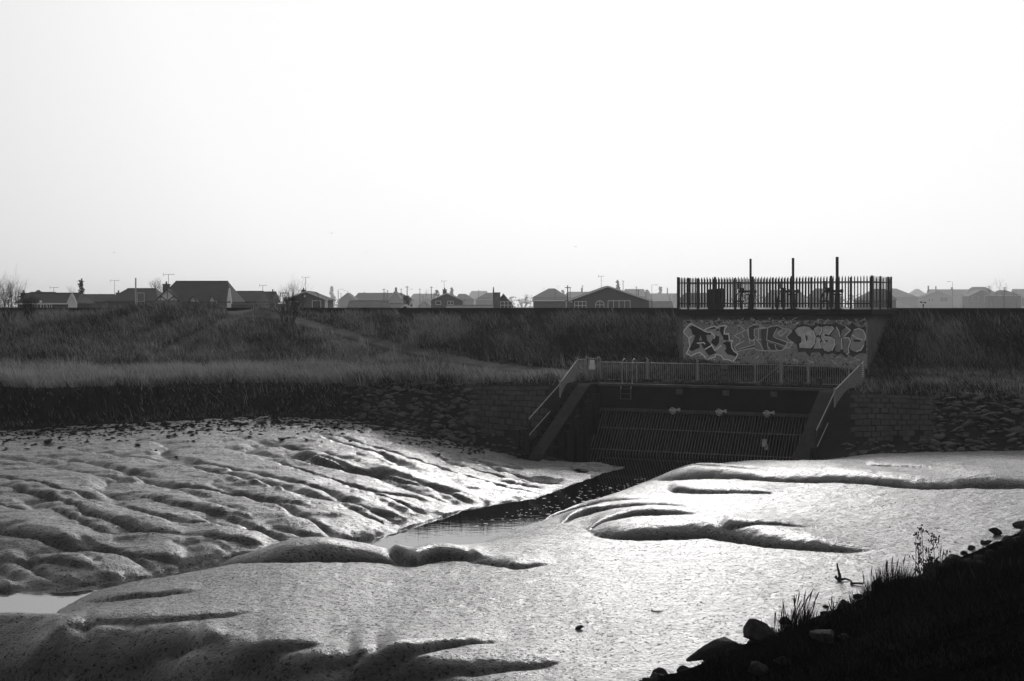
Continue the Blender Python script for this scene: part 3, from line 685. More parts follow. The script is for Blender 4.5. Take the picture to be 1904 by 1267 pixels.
fillpoly('lettering', [[(410,480),(470,530),(470,590),(440,630)], [(840,480),(880,455),(930,500),(920,530),(850,520)], [(840,590),(930,610),(900,660)], [(1480,590),(1640,600),(1640,640),(1490,640)], [(1480,500),(1560,530),(1520,560)]], .025, .013, c3)
lines('lettering', [D_+[D_[0]], S_+[S_[0]], I_+[I_[0]], K_+[K_[0]], L_+[L_[0]], E2+[E2[0]]], .07, .02, .012, c3)
lines('lettering', [[(600,400),(640,520),(620,680),(540,770)], [(400,480),(430,640)], [(1000,300),(1050,345),(940,485),(880,450),(820,480),(850,530),(980,540),(1060,600),(1080,700),(1010,830)], [(780,320),(780,400),(740,490)], [(1110,320),(1160,400),(1190,530)], [(1220,560),(1235,800)], [(1310,300),(1420,385),(1300,500)], [(1280,555),(1380,550),(1425,640),(1370,780),(1385,880),(1340,920)], [(1500,380),(1600,345),(1700,390),(1760,510),(1740,605)], [(1460,490),(1560,560),(1690,600)], [(1560,850),(1650,820),(1710,720)], [(790,570),(860,660)], [(710,590),(770,780)]], .055, .8, .017, c3)
sc = []
rr = random.Random(5)
for k in range(150):                              # old tags showing above and below the pieces
    x = rr.uniform(1273, 1608); y = rr.choice([rr.uniform(594, 606), rr.uniform(596, 602), rr.uniform(661, 684)])
    s_ = [(x, y)]
    for j in range(rr.randint(2, 5)): x += rr.uniform(-4, 5); y += rr.uniform(-3.5, 3.5); s_.append((min(max(x, 1272), 1610), min(max(y, 591), 686)))
    sc.append(s_)
lines('lettering', sc[:75], .035, .7, .0035, lambda x, y: (x, y)); lines('lettering', sc[75:], .04, .03, .003, lambda x, y: (x, y))
# ---- palisade
PAL = mat('dark_palisade_steel', .008, .55, .3, 4., .1, 40., metal=.2)
pf = thing('palisade_fence', S(6, GB, -.17), 'dark steel palisade fence with pointed pales enclosing the platform', 'fence')
MPi = Matrix.Translation(S(6, GB, -.17)).inverted() @ MS
def pales(q, A, B, h, n, zb, cut=None):
    A = Vector(A); B = Vector(B); d = (B-A).normalized(); nn = Vector((d.y, -d.x, 0))
    for i in range(n):
        p = A.lerp(B, (i+.5)/n); w_ = .068/2; hh = h+rr.uniform(-.015, .015)
        v = [p-d*w_+up*zb, p+d*w_+up*zb, p+d*w_+up*(hh-.12), p+d*.012+up*hh, p-d*.012+up*hh, p-d*w_+up*(hh-.12)]
        q.prism(v, nn*.012)
def palside(name_i, A, B, h, n, npost):
    A = Vector(A); B = Vector(B)
    q = MB(); pales(q, A+Vector((0, -.04, 0)), B+Vector((0, -.04, 0)), h, n, .10); q.build('pale_panel', PAL, pf, M=MPi)
    for z_ in (.33, h-.32):
        q = MB(); q.bar(A+up*z_, B+up*z_, .04, .055); q.build('rail', PAL, pf, M=MPi)
    for i in range(npost+1):
        p = A.lerp(B, i/npost); q = MB(); q.box(p.x-.05, p.x+.05, p.y-.05, p.y+.06, p.z, p.z+h+.02); q.build('post', PAL, pf, M=MPi)
fl, fr2 = atpx(1260.5, GB-.3), atpx(1621, GB-.3); zb = -.17; hh = 1.87
palside(0, (fl, GB-.3, zb), (fr2, GB-.3, zb), hh, 66, 5)
bk = GB+3.6
palside(1, (fl, bk, zb), (fr2+.35, bk, zb), hh, 64, 5)
palside(2, (fl, GB-.18, zb), (fl, bk-.12, zb), hh, 20, 2)
palside(3, (fr2, GB-.18, zb), (fr2+.2, bk-.12, zb), hh, 16, 2)
# kiosk and the three sluice gears
kb = GB+1.3; ka = atpx(1331, kb)
kk = thing('control_cabinet', S(ka, kb, zb), 'dark steel control cabinet with sloping roof inside the palisade', 'cabinet')
MK = Matrix.Rotation(-TH, 4, 'Z'); KM = mat('cabinet_paint', .01, .7, .3, 5.)
q = MB(); q.box(-.40, .40, -.3, .3, 0, 1.12); q.build('body', KM, kk, M=MK)
q = MB(); q.prism([Vector((-.45, -.36, 1.123)), Vector((.45, -.36, 1.123)), Vector((.45, .36, 1.123)), Vector((-.45, .36, 1.123)), ], (0, 0, .04)); q.prism([Vector((-.45, -.36, 1.164)), Vector((.45, -.36, 1.164)), Vector((.45, -.36, 1.24))], (0, .72, 0)); q.build('roof', KM, kk, M=MK)
q = MB(); q.box(-.34, -.01, -.325, -.303, .1, 1.02); q.build('door', KM, kk, M=MK); q = MB(); q.box(.01, .34, -.325, -.303, .1, 1.02); q.build('door', KM, kk, M=MK)
gear0 = None
for k, (px, ty_) in enumerate(((1395.5, 481.5), (1474.5, 480), (1556.5, 478))):
    b = GB+1.4; a = atpx(px, b); p = S(a, b, 0); ht = -(ty_-HY)/F*p.y-zb
    lab = ('sluice gear with tall rising spindle nearest the cabinet', 'sluice gear with tall rising spindle, middle one inside the palisade', 'sluice gear with tall rising spindle nearest the right end of the palisade')[k]
    t = thing('sluice_gear', S(a, b, zb), lab, 'sluice gear', 'sluice gears on the platform'); G_ = PAL
    r_ = (.085, .095, .11)[k]
    q = MB(); q.tube((0, 0, .9), (0, 0, ht), r_*.8, n=10); q.build('spindle_tube', G_, t, M=MK)
    q = MB(); q.tube((0, 0, 0), (0, 0, .9), .17, .13, 10); q.box(-.3, .3, -.3, .3, 0, .05); q.box(-.24, .24, -.2, .2, .82, .9); q.build('pedestal', G_, t, M=MK)
    q = MB(); q.tube((-.75, 0, 1.05), (.28, 0, 1.05), .07, n=8); q.tube((-.55, 0, .95), (-.55, 0, 1.25), .14, n=10); q.box(-.8, -.62, -.1, .1, 1.2, 1.62); q.tube((.2, 0, 1.05), (.34, 0, 1.05), .11, n=8); q.build('actuator', G_, t, M=MK)
    q = MB(); q.box(-1.0, -.45, -.12, .12, .42, .52); q.box(-.98, -.88, -.1, .1, 0, .42); q.box(-.6, -.5, -.1, .1, 0, .42); q.tube((-.95, 0, .52), (-.8, 0, .95), .05); q.tube((-.62, 0, .52), (-.55, 0, .95), .06); q.build('stand', G_, t, M=MK)
    q = MB(); q.box(-.80, -.62, -.125, -.103, 1.25, 1.55); q.build('panel', mat('pale_panel', .25, .6, .2, 8.), t, M=MK)
# ---- the long sea wall
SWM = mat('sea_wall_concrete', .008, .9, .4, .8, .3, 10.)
def seawall(pxa, pxb, lab, z1=-.10):
    def pt(px): t = (px-CX)/F; Yv = 97.5/(1+.469*t); return Vector((t*Yv, Yv, 0))
    a, b = pt(pxa), pt(pxb); L = (b-a).length; n = int(L/6)
    c = (a+b)/2; t = thing('sea_wall', (c.x, c.y, -1.6), lab, 'wall')
    d = (b-a)/L; nn = Vector((-d.y, d.x, 0))
    q = MB()
    for i in range(n):
        s0, s1 = a+d*(L*i/n+.01), a+d*(L*(i+1)/n-.01)
        vs = [s0+up*-3, s1+up*-3, s1+up*(z1-.08), s0+up*(z1-.08)]
        q.prism([v-c+up*1.6 for v in vs], nn*.35)
    q.build('wall', SWM, t)
    q = MB(); vs = [a+up*(z1-.078), b+up*(z1-.078), b+up*z1, a+up*z1]
    q.prism([v-c+up*1.6-nn*.04 for v in vs], nn*.43); q.build('coping', SWM, t)
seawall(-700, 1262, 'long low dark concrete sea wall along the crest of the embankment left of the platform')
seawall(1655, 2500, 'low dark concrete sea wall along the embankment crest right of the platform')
# block revetments
def revet(px0, px1, f0, f1, lab, nu, nv_, skew):
    """rows of paving blocks laid on the bank between brink (f=0) and toe (f=1)"""
    q = MB(); rg = random.Random(3)
    tm = ev((px0+px1)/2); ym = 68.
    org = Vector((tm*ym, ym, -5.5))
    def pt(u, v):
        px = px0+(px1-px0)*u; t = ev(px); y0 = float(ipx(EDGE, px)); y1 = float(ipx(TOE, px)); y = y0+(y1-y0)*(f0+(f1-f0)*v)
        return Vector((t*y, y, gz(t*y, y)))
    for j in range(nv_):
        for i in range(nu):
            o = .5*(j % 2); u0, u1 = (i+o)/nu, (i+o+1)/nu; v0, v1 = j/nv_, (j+1)/nv_
            if u1 > 1.03: continue
            if j >= nv_-2 and rg.random() < .25: continue
            gx, gy = .07*(u1-u0), .09*(v1-v0); lift = rg.uniform(.04, .075)
            jj = lambda: rg.uniform(-.07, .07)*(u1-u0)
            u0 += jj(); u1 += jj()
            c = [pt(u0+gx+skew*v0, v0+gy+jj()), pt(u1-gx+skew*v0, v0+gy), pt(u1-gx+skew*v1, v1-gy), pt(u0+gx+skew*v1, v1-gy)]
            q.add([p-org+up*lift for p in c]+[p-org-up*.15 for p in c], [(3, 2, 1, 0), (0, 1, 5, 4), (1, 2, 6, 5), (2, 3, 7, 6), (3, 0, 4, 7)])
    o = q.build('block_revetment', mat('revetment_block', .032, .85, .5, 1.3, .3, 20.), None); o.location = org; tag(o, lab, 'revetment')
revet(868, 1022, .10, .74, 'concrete block paving on the bank left of the steps', 10, 9, -.05)
revet(1580, 1742, .12, .80, 'neat rows of concrete block paving on the bank right of the outfall', 10, 9, .0)
# ------------------------------------------------------------------ the town behind the wall
TOWNZ = -1.74
TILE = mat('dark_roof_tiles', .05, .85, .25, .8, .4, 6.); TILE2 = mat('grey_roof_tiles', .17, .85, .25, .8, .4, 6.); TILE3 = mat('haze_paled_tiles', .3, .85, .2, .8)  # grey and palest tiles carry part of the far haze in their colour
BRICK = mat('brown_brick', .09, .9, .2, 3., .3, 12.); BRICK2 = mat('mid_brick', .32, .9, .2, 3.); REND = mat('white_render', .85, .8, .08, 2.)  # mid brick lightened, its colour stands in for haze on the far houses
WHITE = mat('white_upvc', .88, .5, .05, 4.); TIMB = mat('black_timber', .02, .7, .2, 5.); GLASS = mat('window_glass', .03, .12, .1, 2., spec=.8)
FASC = mat('painted_fascia', .85, .6, .08, 4.); BLACK = mat('black_pipe', .03, .6, .2, 5.)
def aerial(par, x, y, z, h, w_=1.1):
    q = MB(); q.tube((x, y, z), (x, y, z+h), .03, n=5, cap=False)
    q.tube((x-w_*.5, y, z+h-.05), (x+w_*.6, y, z+h), .02, n=4, cap=False)
    for k in range(7): s_ = x-w_*.45+k*w_*.16; q.tube((s_, y-.25, z+h-.04), (s_, y+.25, z+h-.04), .012, n=4, cap=False)
    q.tube((x-w_*.5, y, z+h-.28), (x-w_*.5, y, z+h+.2), .02, n=4, cap=False)
    q.build('aerial', BLACK, par)
def chimney(par, x, y, z0, z1, w_=.6, m=None):
    q = MB(); q.box(x-w_/2, x+w_/2, y-.35, y+.35, z0, z1); q.box(x-w_/2-.06, x+w_/2+.06, y-.41, y+.41, z1+.002, z1+.12)
    q.tube((x, y, z1+.12), (x, y, z1+.45), .12, .10, 8); return q.build('chimney', m or BRICK, par)
def window(par, x0, x1, z0, z1, y, mull=2, trans=0, arch=False):
    q = MB(); b = .07
    if arch:
        n = 9; r = (x1-x0)/2; cx_ = (x0+x1)/2; zs = z1-r
        pts = [Vector((cx_-r*math.cos(math.pi*i/n), y-.04, zs+r*math.sin(math.pi*i/n))) for i in range(n+1)]
        pts = [Vector((x0, y-.04, z0))]+pts+[Vector((x1, y-.04, z0))]
        for a, c in zip(pts[:-1], pts[1:]): q.bar(a, c, .06, b*1.2)
        q.box((x0+x1)/2-.03, (x0+x1)/2+.03, y-.07, y-.01, z0, z1-.05); q.box(x0+.04, x1-.04, y-.068, y-.012, zs-.03, zs+.03)
        f = q.build('window', WHITE, par)
        q = MB(); q.add([p+Vector((0, .035, 0)) for p in pts], [tuple(range(len(pts)))]); q.build('pane', GLASS, f); return
    q.box(x0, x0+b, y-.07, y-.01, z0, z1); q.box(x1-b, x1, y-.07, y-.01, z0, z1); q.box(x0+b, x1-b, y-.07, y-.01, z1-b, z1); q.box(x0+b, x1-b, y-.07, y-.01, z0, z0+b)
    for i in range(1, mull): xm = x0+(x1-x0)*i/mull; q.box(xm-.035, xm+.035, y-.065, y-.012, z0+b, z1-b)
    for i in range(trans): zm = z0+(z1-z0)*(i+1)/(trans+1); q.box(x0+b, x1-b, y-.06, y-.014, zm-.03, zm+.03)
    f = q.build('window', WHITE, par)
    q = MB(); q.box(x0+.02, x1-.02, y-.03, y-.003, z0+.02, z1-.02); q.build('pane', GLASS, f)
def far_(Y): return Y if Y < 240 else 240+(Y-240)*2.3
def house(lab, kind, pl, pr, ev_, rg_, Y, D=8., roof=TILE, wall=BRICK, rpx=None, wins=(), chim=(), aer=(), fascia=True, peak=None, ov=.35, endwall=None, group='houses behind the sea wall', cat='house'):
    """pl, pr: photo columns of the eaves; ev_, rg_: rows of eaves and ridge"""
    Y = far_(Y); s = Y/F; cx_ = (pl+pr)/2; X0 = (cx_-CX)*s; t = thing('house', (X0, Y, TOWNZ), lab, cat, group)
    lx = lambda px: (px-cx_)*s
    lz = lambda py, y=0: (HY-py)/F*(Y+y)-TOWNZ
    xl, xr = lx(pl), lx(pr); ze = lz(ev_)
    if kind == 'gable':
        xp = lx(peak) if peak else (xl+xr)/2; zr = lz(rg_)
        a, b = xl+ov, xr-ov; sl_ = (zr-ze)/((xr-xl)/2)
        zw = ze+ov*sl_*.6
        q = MB(); q.prism([Vector((a, 0, 0)), Vector((b, 0, 0)), Vector((b, 0, zw-.05)), Vector((xp, 0, zr-.18)), Vector((a, 0, zw-.05))], (0, D, 0)); q.build('wall', wall, t)
        th = .14; q = MB()
        for x_ in (xl, xr):
            v = [Vector((x_, -ov, ze)), Vector((xp, -ov, zr)), Vector((xp, -ov, zr-th*1.2)), Vector((x_, -ov, ze-th))]
            q.prism(v, (0, D+2*ov, 0))
        rf = q.build('roof', roof, t)
        if fascia:
            q = MB(); h = .20
            for x_ in (xl, xr):
                v = [Vector((x_, -ov-.05, ze-.02)), Vector((xp, -ov-.05, zr-.02)), Vector((xp, -ov-.05, zr-.02-h)), Vector((x_, -ov-.05, ze-.02-h))]
                q.prism(v, (0, .045, 0))
            q.build('bargeboard', FASC, t)
    else:
        r0, r1 = (lx(rpx[0]), lx(rpx[1])) if rpx else (xl, xr); zr = lz(rg_, D/2)
        q = MB(); q.box(xl+ov, xr-ov, 0, D, 0, ze+.02)
        if abs(r0-xl) < .6: q.prism([Vector((xl+ov, 0, ze)), Vector((xl+ov, D, ze)), Vector((xl+ov, D/2, zr-.2))], (.2, 0, 0))
        if abs(r1-xr) < .6: q.prism([Vector((xr-ov-.2, 0, ze)), Vector((xr-ov-.2, D, ze)), Vector((xr-ov-.2, D/2, zr-.2))], (.2, 0, 0))
        q.build('wall', wall, t)
        q = MB(); v = [(xl, -ov, ze), (xr, -ov, ze), (xr, D+ov, ze), (xl, D+ov, ze), (r0, D/2, zr), (r1, D/2, zr), (xl, -ov, ze-.1), (xr, -ov, ze-.1), (xr, D+ov, ze-.1), (xl, D+ov, ze-.1)]
        q.add(v, [(0, 1, 5, 4), (2, 3, 4, 5), (1, 2, 5), (3, 0, 4), (9, 8, 7, 6), (0, 6, 7, 1), (1, 7, 8, 2), (2, 8, 9, 3), (3, 9, 6, 0)])
        rf = q.build('roof', roof, t)
        q = MB(); q.tube((r0, D/2, zr), (r1, D/2, zr), .09, n=6); q.build('ridge_tiles', roof, t)
        if fascia: q = MB(); q.box(xl, xr, -ov-.06, -ov-.01, ze-.16, ze+.0); q.build('gutter', FASC if fascia == 2 else BLACK, t)
    for w_ in wins:
        x0, x1, y0, y1 = w_[:4]; window(t, lx(x0), lx(x1), lz(y1), lz(y0), 0, *(w_[4:]))
    for c in chim:
        chimney(rf, lx(c[0]), D*.45 if kind != 'gable' else D*.35, lz(rg_)-1.6, lz(c[1])-.35, c[2] if len(c) > 2 else .6)
    for a in aer: aerial(t, lx(a[0]), D*.45, lz(rg_)-.3, lz(a[1])-lz(rg_)+.3, a[2] if len(a) > 2 else 1.1)
    return t, lx, lz, rf

H = house
# left group
t, lx, lz, rf = H('long low bungalow with a white gable end at the far left', 'side', 28, 143, 564, 545.5, 185, 8, TILE, BRICK, (33, 134.5), [(61, 70, 566, 577), (76, 87, 566, 577, 2), (88, 97, 566, 577, 2)], [(27, 541, .7)], [], fascia=2)
q = MB(); xa, xb = lx(128.5), lx(144)
q.prism([Vector((xa, -.42, 0)), Vector((xb, -.42, 0)), Vector((xb, -.42, lz(563.5))), Vector((lx(136), -.42, lz(548))), Vector((xa, -.42, lz(563.5)))], (0, .3, 0)); q.build('gable_end', REND, t)
q = MB()
for x_ in (127, 145): q.bar((lx(x_), -.5, lz(565)), (lx(136), -.5, lz(546)), .12, .16)
q.build('bargeboard', FASC, t)
H('dark bungalow roof peeping over the white gabled bungalow', 'hip', 34, 96, 552, 544, 215, 8, TILE, BRICK, (40, 88), aer=[(86, 534, 1.2)], fascia=False)
t, lx, lz, rf = H('low dark roofed house between the white gable and the hipped roof', 'side', 140, 202, 561, 548, 240, 8, TILE, BRICK, None, fascia=False, aer=[(205-3, 521, 1.4)])
H('broad hip roofed bungalow behind the grassy hump', 'hip', 196, 296, 560, 537, 200, 10, TILE, BRICK, (219, 273), chim=[(204, 541)], fascia=True)
q = MB()
t, lx, lz, rf = H('large mock Tudor house with timbered gable and long dark roof', 'hip', 290, 430, 561, 523.5, 180, 9, TILE, BRICK, (311, 411), [(394, 404, 562, 572, 1)], [(295, 524, .8)], [(299, 509, 1.3)], fascia=True)
def timber_gable(xa, xp, xb, yb, yt, bars):
    q = MB(); q.prism([Vector((lx(xa), -1.1, lz(yb))), Vector((lx(xb), -1.1, lz(yb))), Vector((lx(xp), -1.1, lz(yt)))], (0, .7, 0)); g = q.build('gable', REND, t)
    q = MB()
    for x_ in (xa, xb): q.prism([Vector((lx(x_+(x_-xp)*.12), -1.35, lz(yb+1.5))), Vector((lx(xp), -1.35, lz(yt-1.6))), Vector((lx(xp), -1.35, lz(yt-.2))), Vector((lx(x_-(x_-xp)*.06), -1.35, lz(yb+1.5)))], (0, 3.2, 0))
    q.build('gable_roof', TILE, g)
    q = MB()
    for a, b in bars: q.bar((lx(a[0]), -1.13, lz(a[1])), (lx(b[0]), -1.13, lz(b[1])), .05, .13)
    if bars: q.build('timber', TIMB, g)
timber_gable(291, 315.5, 340, 560, 539.5, [((315.5, 560), (315.5, 541)), ((303, 560), (303, 551)), ((328, 560), (328, 551)), ((303, 551), (315.5, 560)), ((328, 551), (315.5, 560)), ((292, 560), (339, 560))])
q = MB(); q.box(lx(291.5), lx(339), -1.0, -.05, 0, lz(560.6)); q.build('bay_wall', mat('bay_render', .3, .8, .3, 1.), t)
timber_gable(355, 362.5, 370, 561, 552, []); timber_gable(391, 398, 405, 561, 551, [])
q = MB(); q.prism([Vector((lx(423), -.4, 0)), Vector((lx(431.5), -.4, 0)), Vector((lx(431.5), -.4, lz(560))), Vector((lx(428), -.4, lz(536))), Vector((lx(426.5), -.4, lz(536))), Vector((lx(423), -.4, lz(560)))], (0, .36, 0)); q.build('gable_end', REND, t)
H('plain side-on roof joined to the right of the mock Tudor house', 'side', 430, 482, 560, 542, 215, 8, TILE, BRICK, None, [(436, 446, 562, 575, 1)], fascia=True, aer=[(499-18, 530, 1)])
H('end house with small chimney behind the bare bush on the bank', 'side', 483, 506, 562, 543, 225, 8, TILE, BRICK2, None, [(484.5, 486.5, 562, 572, 1)], [(500, 539, .5)], fascia=False)
q = MB(); t = thing('garden_wall', ((455-CX)/F*170, 170, TOWNZ), 'brown brick garden wall in front of the side-on roofs', 'wall'); q = MB(); q.box(-1.6, 5.2, 0, .25, 0, (HY-566)/F*170-TOWNZ); q.build('wall', BRICK, t); q = MB(); q.box(-1.65, 5.25, -.04, .29, (HY-566)/F*170-TOWNZ+.003, (HY-566)/F*170-TOWNZ+.07); q.build('coping', BRICK2, t)
t, lx, lz, rf = H('gabled bungalow with one square white window right of the bare bush', 'gable', 527, 611, 557.5, 541, 225, 9, TILE, BRICK, None, [(580.5, 597, 559, 573.5, 1), (539, 555, 561, 575, 2)], [(559, 536, .6)], [(561.5, 514.5, 1.2)])
q = MB(); q.box(lx(604), lx(609), -.05, .2, 0, lz(559)); q.build('porch_post', WHITE, t)
q = MB(); q.box(lx(565), lx(568), -.06, -.003, lz(553), lz(549)); q.build('vent', WHITE, t)
# middle distance
H('small distant gable left of the long far roof', 'gable', 629, 663, 557.5, 544.5, 420, 10, TILE, BRICK2, None, [(650, 652.5, 554, 558, 1)])
H('long far roof behind the plain dark roof at the wall', 'hip', 655, 768, 558, 545, 480, 11, TILE, BRICK2, (664, 745), chim=[(676, 543), (715, 543)], fascia=False)
H('plain dark garage roof standing just above the sea wall', 'side', 645.5, 720, 572, 560, 190, 5, TILE2, BRICK, None, fascia=False)
H('low outbuilding roof right of the plain dark garage roof', 'side', 719, 752, 573, 565, 215, 5, TILE2, BRICK, None, fascia=False)
H('steep narrow gable with pale bargeboards and a tall chimney', 'gable', 720.5, 748, 557.5, 541, 360, 9, TILE, BRICK2, None, [], [(735, 534, .7)])
H('small white gabled porch roof at the wall below the steep narrow gable', 'gable', 738, 768, 576, 566, 180, 3, TILE2, BRICK, None)
H('pale far gable behind the telegraph pole', 'gable', 776, 802, 568, 558.5, 420, 8, TILE2, BRICK2, None)
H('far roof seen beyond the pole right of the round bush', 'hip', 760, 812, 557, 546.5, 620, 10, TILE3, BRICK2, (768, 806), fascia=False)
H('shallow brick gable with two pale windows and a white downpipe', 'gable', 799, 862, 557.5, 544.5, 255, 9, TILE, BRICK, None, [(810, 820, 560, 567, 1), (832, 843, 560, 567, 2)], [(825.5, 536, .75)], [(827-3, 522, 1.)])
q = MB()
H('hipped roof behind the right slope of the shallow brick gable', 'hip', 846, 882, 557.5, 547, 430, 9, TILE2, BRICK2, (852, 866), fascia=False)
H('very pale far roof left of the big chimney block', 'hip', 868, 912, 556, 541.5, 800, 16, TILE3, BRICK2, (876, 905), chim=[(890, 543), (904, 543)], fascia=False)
H('hipped bungalow just left of the big chimney block', 'hip', 883, 920, 557, 545, 420, 8, TILE2, BRICK2, (904, 918), fascia=2)
H('long low flat-looking roof line in front of the big chimney block', 'side', 829, 917, 574, 568, 205, 5, TILE2, BRICK, None, fascia=False)
t, lx, lz, rf = H('dark roofed house with a massive square chimney block and white six pane window', 'gable', 917, 958, 572, 546, 235, 8, TILE, TILE, None, [(930.5, 952, 561, 574.5, 3, 1)], fascia=False, peak=936)
q = MB(); q.box(lx(916.5), lx(930), -.3, 1.6, 0, lz(545)); q.box(lx(916), lx(930.5), -.35, 1.65, lz(545)+.003, lz(544)); q.tube((lx(917.5), .5, lz(544)), (lx(917.5), .5, lz(534)), .12, .08, 8); q.build('chimney', BRICK, t)
H('pyramid hipped bungalow left of the widest gable', 'hip', 990, 1057, 553, 537, 380, 10, TILE2, BRICK2, (1020, 1033), aer=[(1038, 532, 1.2), (1012, 536, .8)], fascia=True)
H('flat roofed extension in front of the pyramid hipped bungalow', 'side', 990, 1055, 560, 557.5, 260, 5, TILE2, BRICK, None, fascia=False)
H('far ridge seen behind the left slope of the widest gable', 'hip', 1050, 1100, 552, 543, 620, 10, TILE2, BRICK2, (1055, 1095), chim=[(1082, 535, .9)], fascia=False)
t, lx, lz, rf = H('widest brick gable with arched window and white patio doors', 'gable', 1055, 1211, 558.5, 531.5, 210, 10, TILE, BRICK, None, [(1068, 1090, 560.5, 576, 3, 1), (1107.5, 1123, 559.5, 576, 2, 0, True), (1130, 1172, 559, 576, 4)], [], [(1121.5, 512.5, .8)], peak=1130)
q = MB(); q.box(lx(1061), lx(1064), -.06, -.003, lz(563), lz(560)); q.build('alarm_box', WHITE, t)
q = MB(); q.tube((lx(1212), -.1, 0), (lx(1212), -.1, lz(558)), .06); q.build('downpipe', BLACK, t)
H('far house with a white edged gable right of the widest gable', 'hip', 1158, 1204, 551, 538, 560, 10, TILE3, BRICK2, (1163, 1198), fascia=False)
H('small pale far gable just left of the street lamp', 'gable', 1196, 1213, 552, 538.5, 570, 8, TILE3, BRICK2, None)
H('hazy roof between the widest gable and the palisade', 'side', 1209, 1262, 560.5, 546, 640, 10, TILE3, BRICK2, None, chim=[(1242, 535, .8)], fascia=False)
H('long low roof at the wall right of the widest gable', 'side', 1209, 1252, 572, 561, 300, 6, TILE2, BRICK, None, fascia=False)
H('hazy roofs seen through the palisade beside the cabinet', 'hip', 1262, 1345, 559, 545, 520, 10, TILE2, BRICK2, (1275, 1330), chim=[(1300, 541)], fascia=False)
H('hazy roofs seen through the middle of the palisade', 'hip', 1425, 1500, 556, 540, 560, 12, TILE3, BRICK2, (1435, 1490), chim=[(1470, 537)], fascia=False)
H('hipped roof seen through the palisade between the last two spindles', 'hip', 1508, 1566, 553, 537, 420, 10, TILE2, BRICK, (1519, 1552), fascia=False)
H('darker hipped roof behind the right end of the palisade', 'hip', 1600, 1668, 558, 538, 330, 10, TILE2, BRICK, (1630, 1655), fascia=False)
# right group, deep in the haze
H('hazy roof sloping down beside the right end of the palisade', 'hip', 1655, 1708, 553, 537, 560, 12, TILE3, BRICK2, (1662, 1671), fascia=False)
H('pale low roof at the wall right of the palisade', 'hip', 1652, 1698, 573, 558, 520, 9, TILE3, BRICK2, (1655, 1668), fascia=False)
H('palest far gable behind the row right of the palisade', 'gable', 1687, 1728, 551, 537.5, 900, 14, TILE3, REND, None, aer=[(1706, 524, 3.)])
H('hazy gabled house with two small windows left of the bare shrub on the right bank', 'gable', 1714, 1772, 552, 540, 600, 12, TILE2, BRICK2, None, [(1726, 1729.5, 555, 561, 1), (1732, 1735, 555, 561, 1), (1748, 1762, 553, 561, 2)], [(1729, 531, .9), (1743, 532, .8)], fascia=True)
H('long hazy ridge behind the bare shrub on the right bank', 'side', 1728, 1804, 551, 538.5, 720, 12, TILE2, BRICK2, None, chim=[(1773, 534, 1.6)], fascia=False)
H('small white edged dormer gable left of the hazy two window gable', 'gable', 1794, 1806, 549, 539.5, 650, 6, TILE2, BRICK2, None)
t, lx, lz, rf = H('hazy gabled house with two wide pale windows near the right edge', 'gable', 1799, 1852, 551, 538.5, 520, 12, TILE2, BRICK, None, [(1808, 1819, 551, 560, 1, 1), (1831, 1847, 550, 561, 2)], [], peak=1826)
H('hipped roof rising behind the two window gable near the right edge', 'hip', 1795, 1856, 547, 534, 620, 12, TILE2, BRICK2, (1812, 1837), fascia=False)
H('hazy bungalow with dark roof and white eaves at the right edge', 'hip', 1843, 1900, 550, 540, 480, 10, TILE2, BRICK, (1862, 1876), fascia=2)
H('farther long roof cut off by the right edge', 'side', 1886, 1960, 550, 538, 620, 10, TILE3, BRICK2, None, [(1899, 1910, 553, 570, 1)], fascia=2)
# ---- skyline poles and lamps
WOOD = mat('pole_wood', .05, .8, .3, 3.)
def pole(px, top, Y, lab, r=.12, lampx=None, group='telegraph poles and posts', m=None, name='telegraph_pole', cat='pole'):
    Y = far_(Y); s = Y/F; t = thing(name, ((px-CX)*s, Y, TOWNZ), lab, cat, group); h = (HY-top)*s-TOWNZ
    q = MB(); q.tube((0, 0, 0), (0, 0, h), r, r*.75, 8); 
    if lampx is None and px != 252.5: q.box(-.5*r/.12, .5*r/.12, -.05, .05, h-.35, h-.25)
    q.build('pole', m or WOOD, t)
    if lampx is not None:
        q = MB(); x = (lampx-px)*s; q.tube((0, 0, h-.1), (x*.8, 0, h), .05); q.build('arm', m or WOOD, t); q = MB(); q.box(x*.6, x*1.25, -.15, .15, h-.06, h+.10) if x > 0 else q.box(x*1.25, x*.6, -.15, .15, h-.06, h+.10); q.build('lamp_head', m or WOOD, t)
tg = 'plain pole rising among the far roofs, one of several alike'
pole(252.5, 517, 150, 'tall pale telegraph pole above the grassy hump', .09, m=mat('pale_pole', .5, .7, .2, 5.))
for px, tp, Y, lab in ((714, 537, 330, tg), (720.5, 540, 380, tg), (746, 537, 400, tg), (757, 532, 300, 'darkest pole, beside the round bush'), (780.7, 537, 420, tg), (802, 533, 330, 'pole at the left eaves of the shallow brick gable'), (1055.5, 531, 200, 'thin dark pole at the left eaves of the widest gable'), (1060, 534, 380, tg), (1158.5, 522, 420, 'tallest pole behind the right slope of the widest gable'), (1151, 528, 450, tg), (1183, 533, 420, tg), (1187, 539, 350, tg), (1201, 539, 350, tg), (1838.6, 531.5, 420, 'pole in front of the hazy two window gable near the right edge'), (1868, 534, 450, 'pole below the big bare tree near the right edge'), (629, 541, 500, tg), (634, 545, 520, tg), (1083, 531, 460, tg), (1032, 538, 380, tg), (890, 540, 600, tg)):
    pole(px, tp, Y, lab, .10*Y/300+.03)
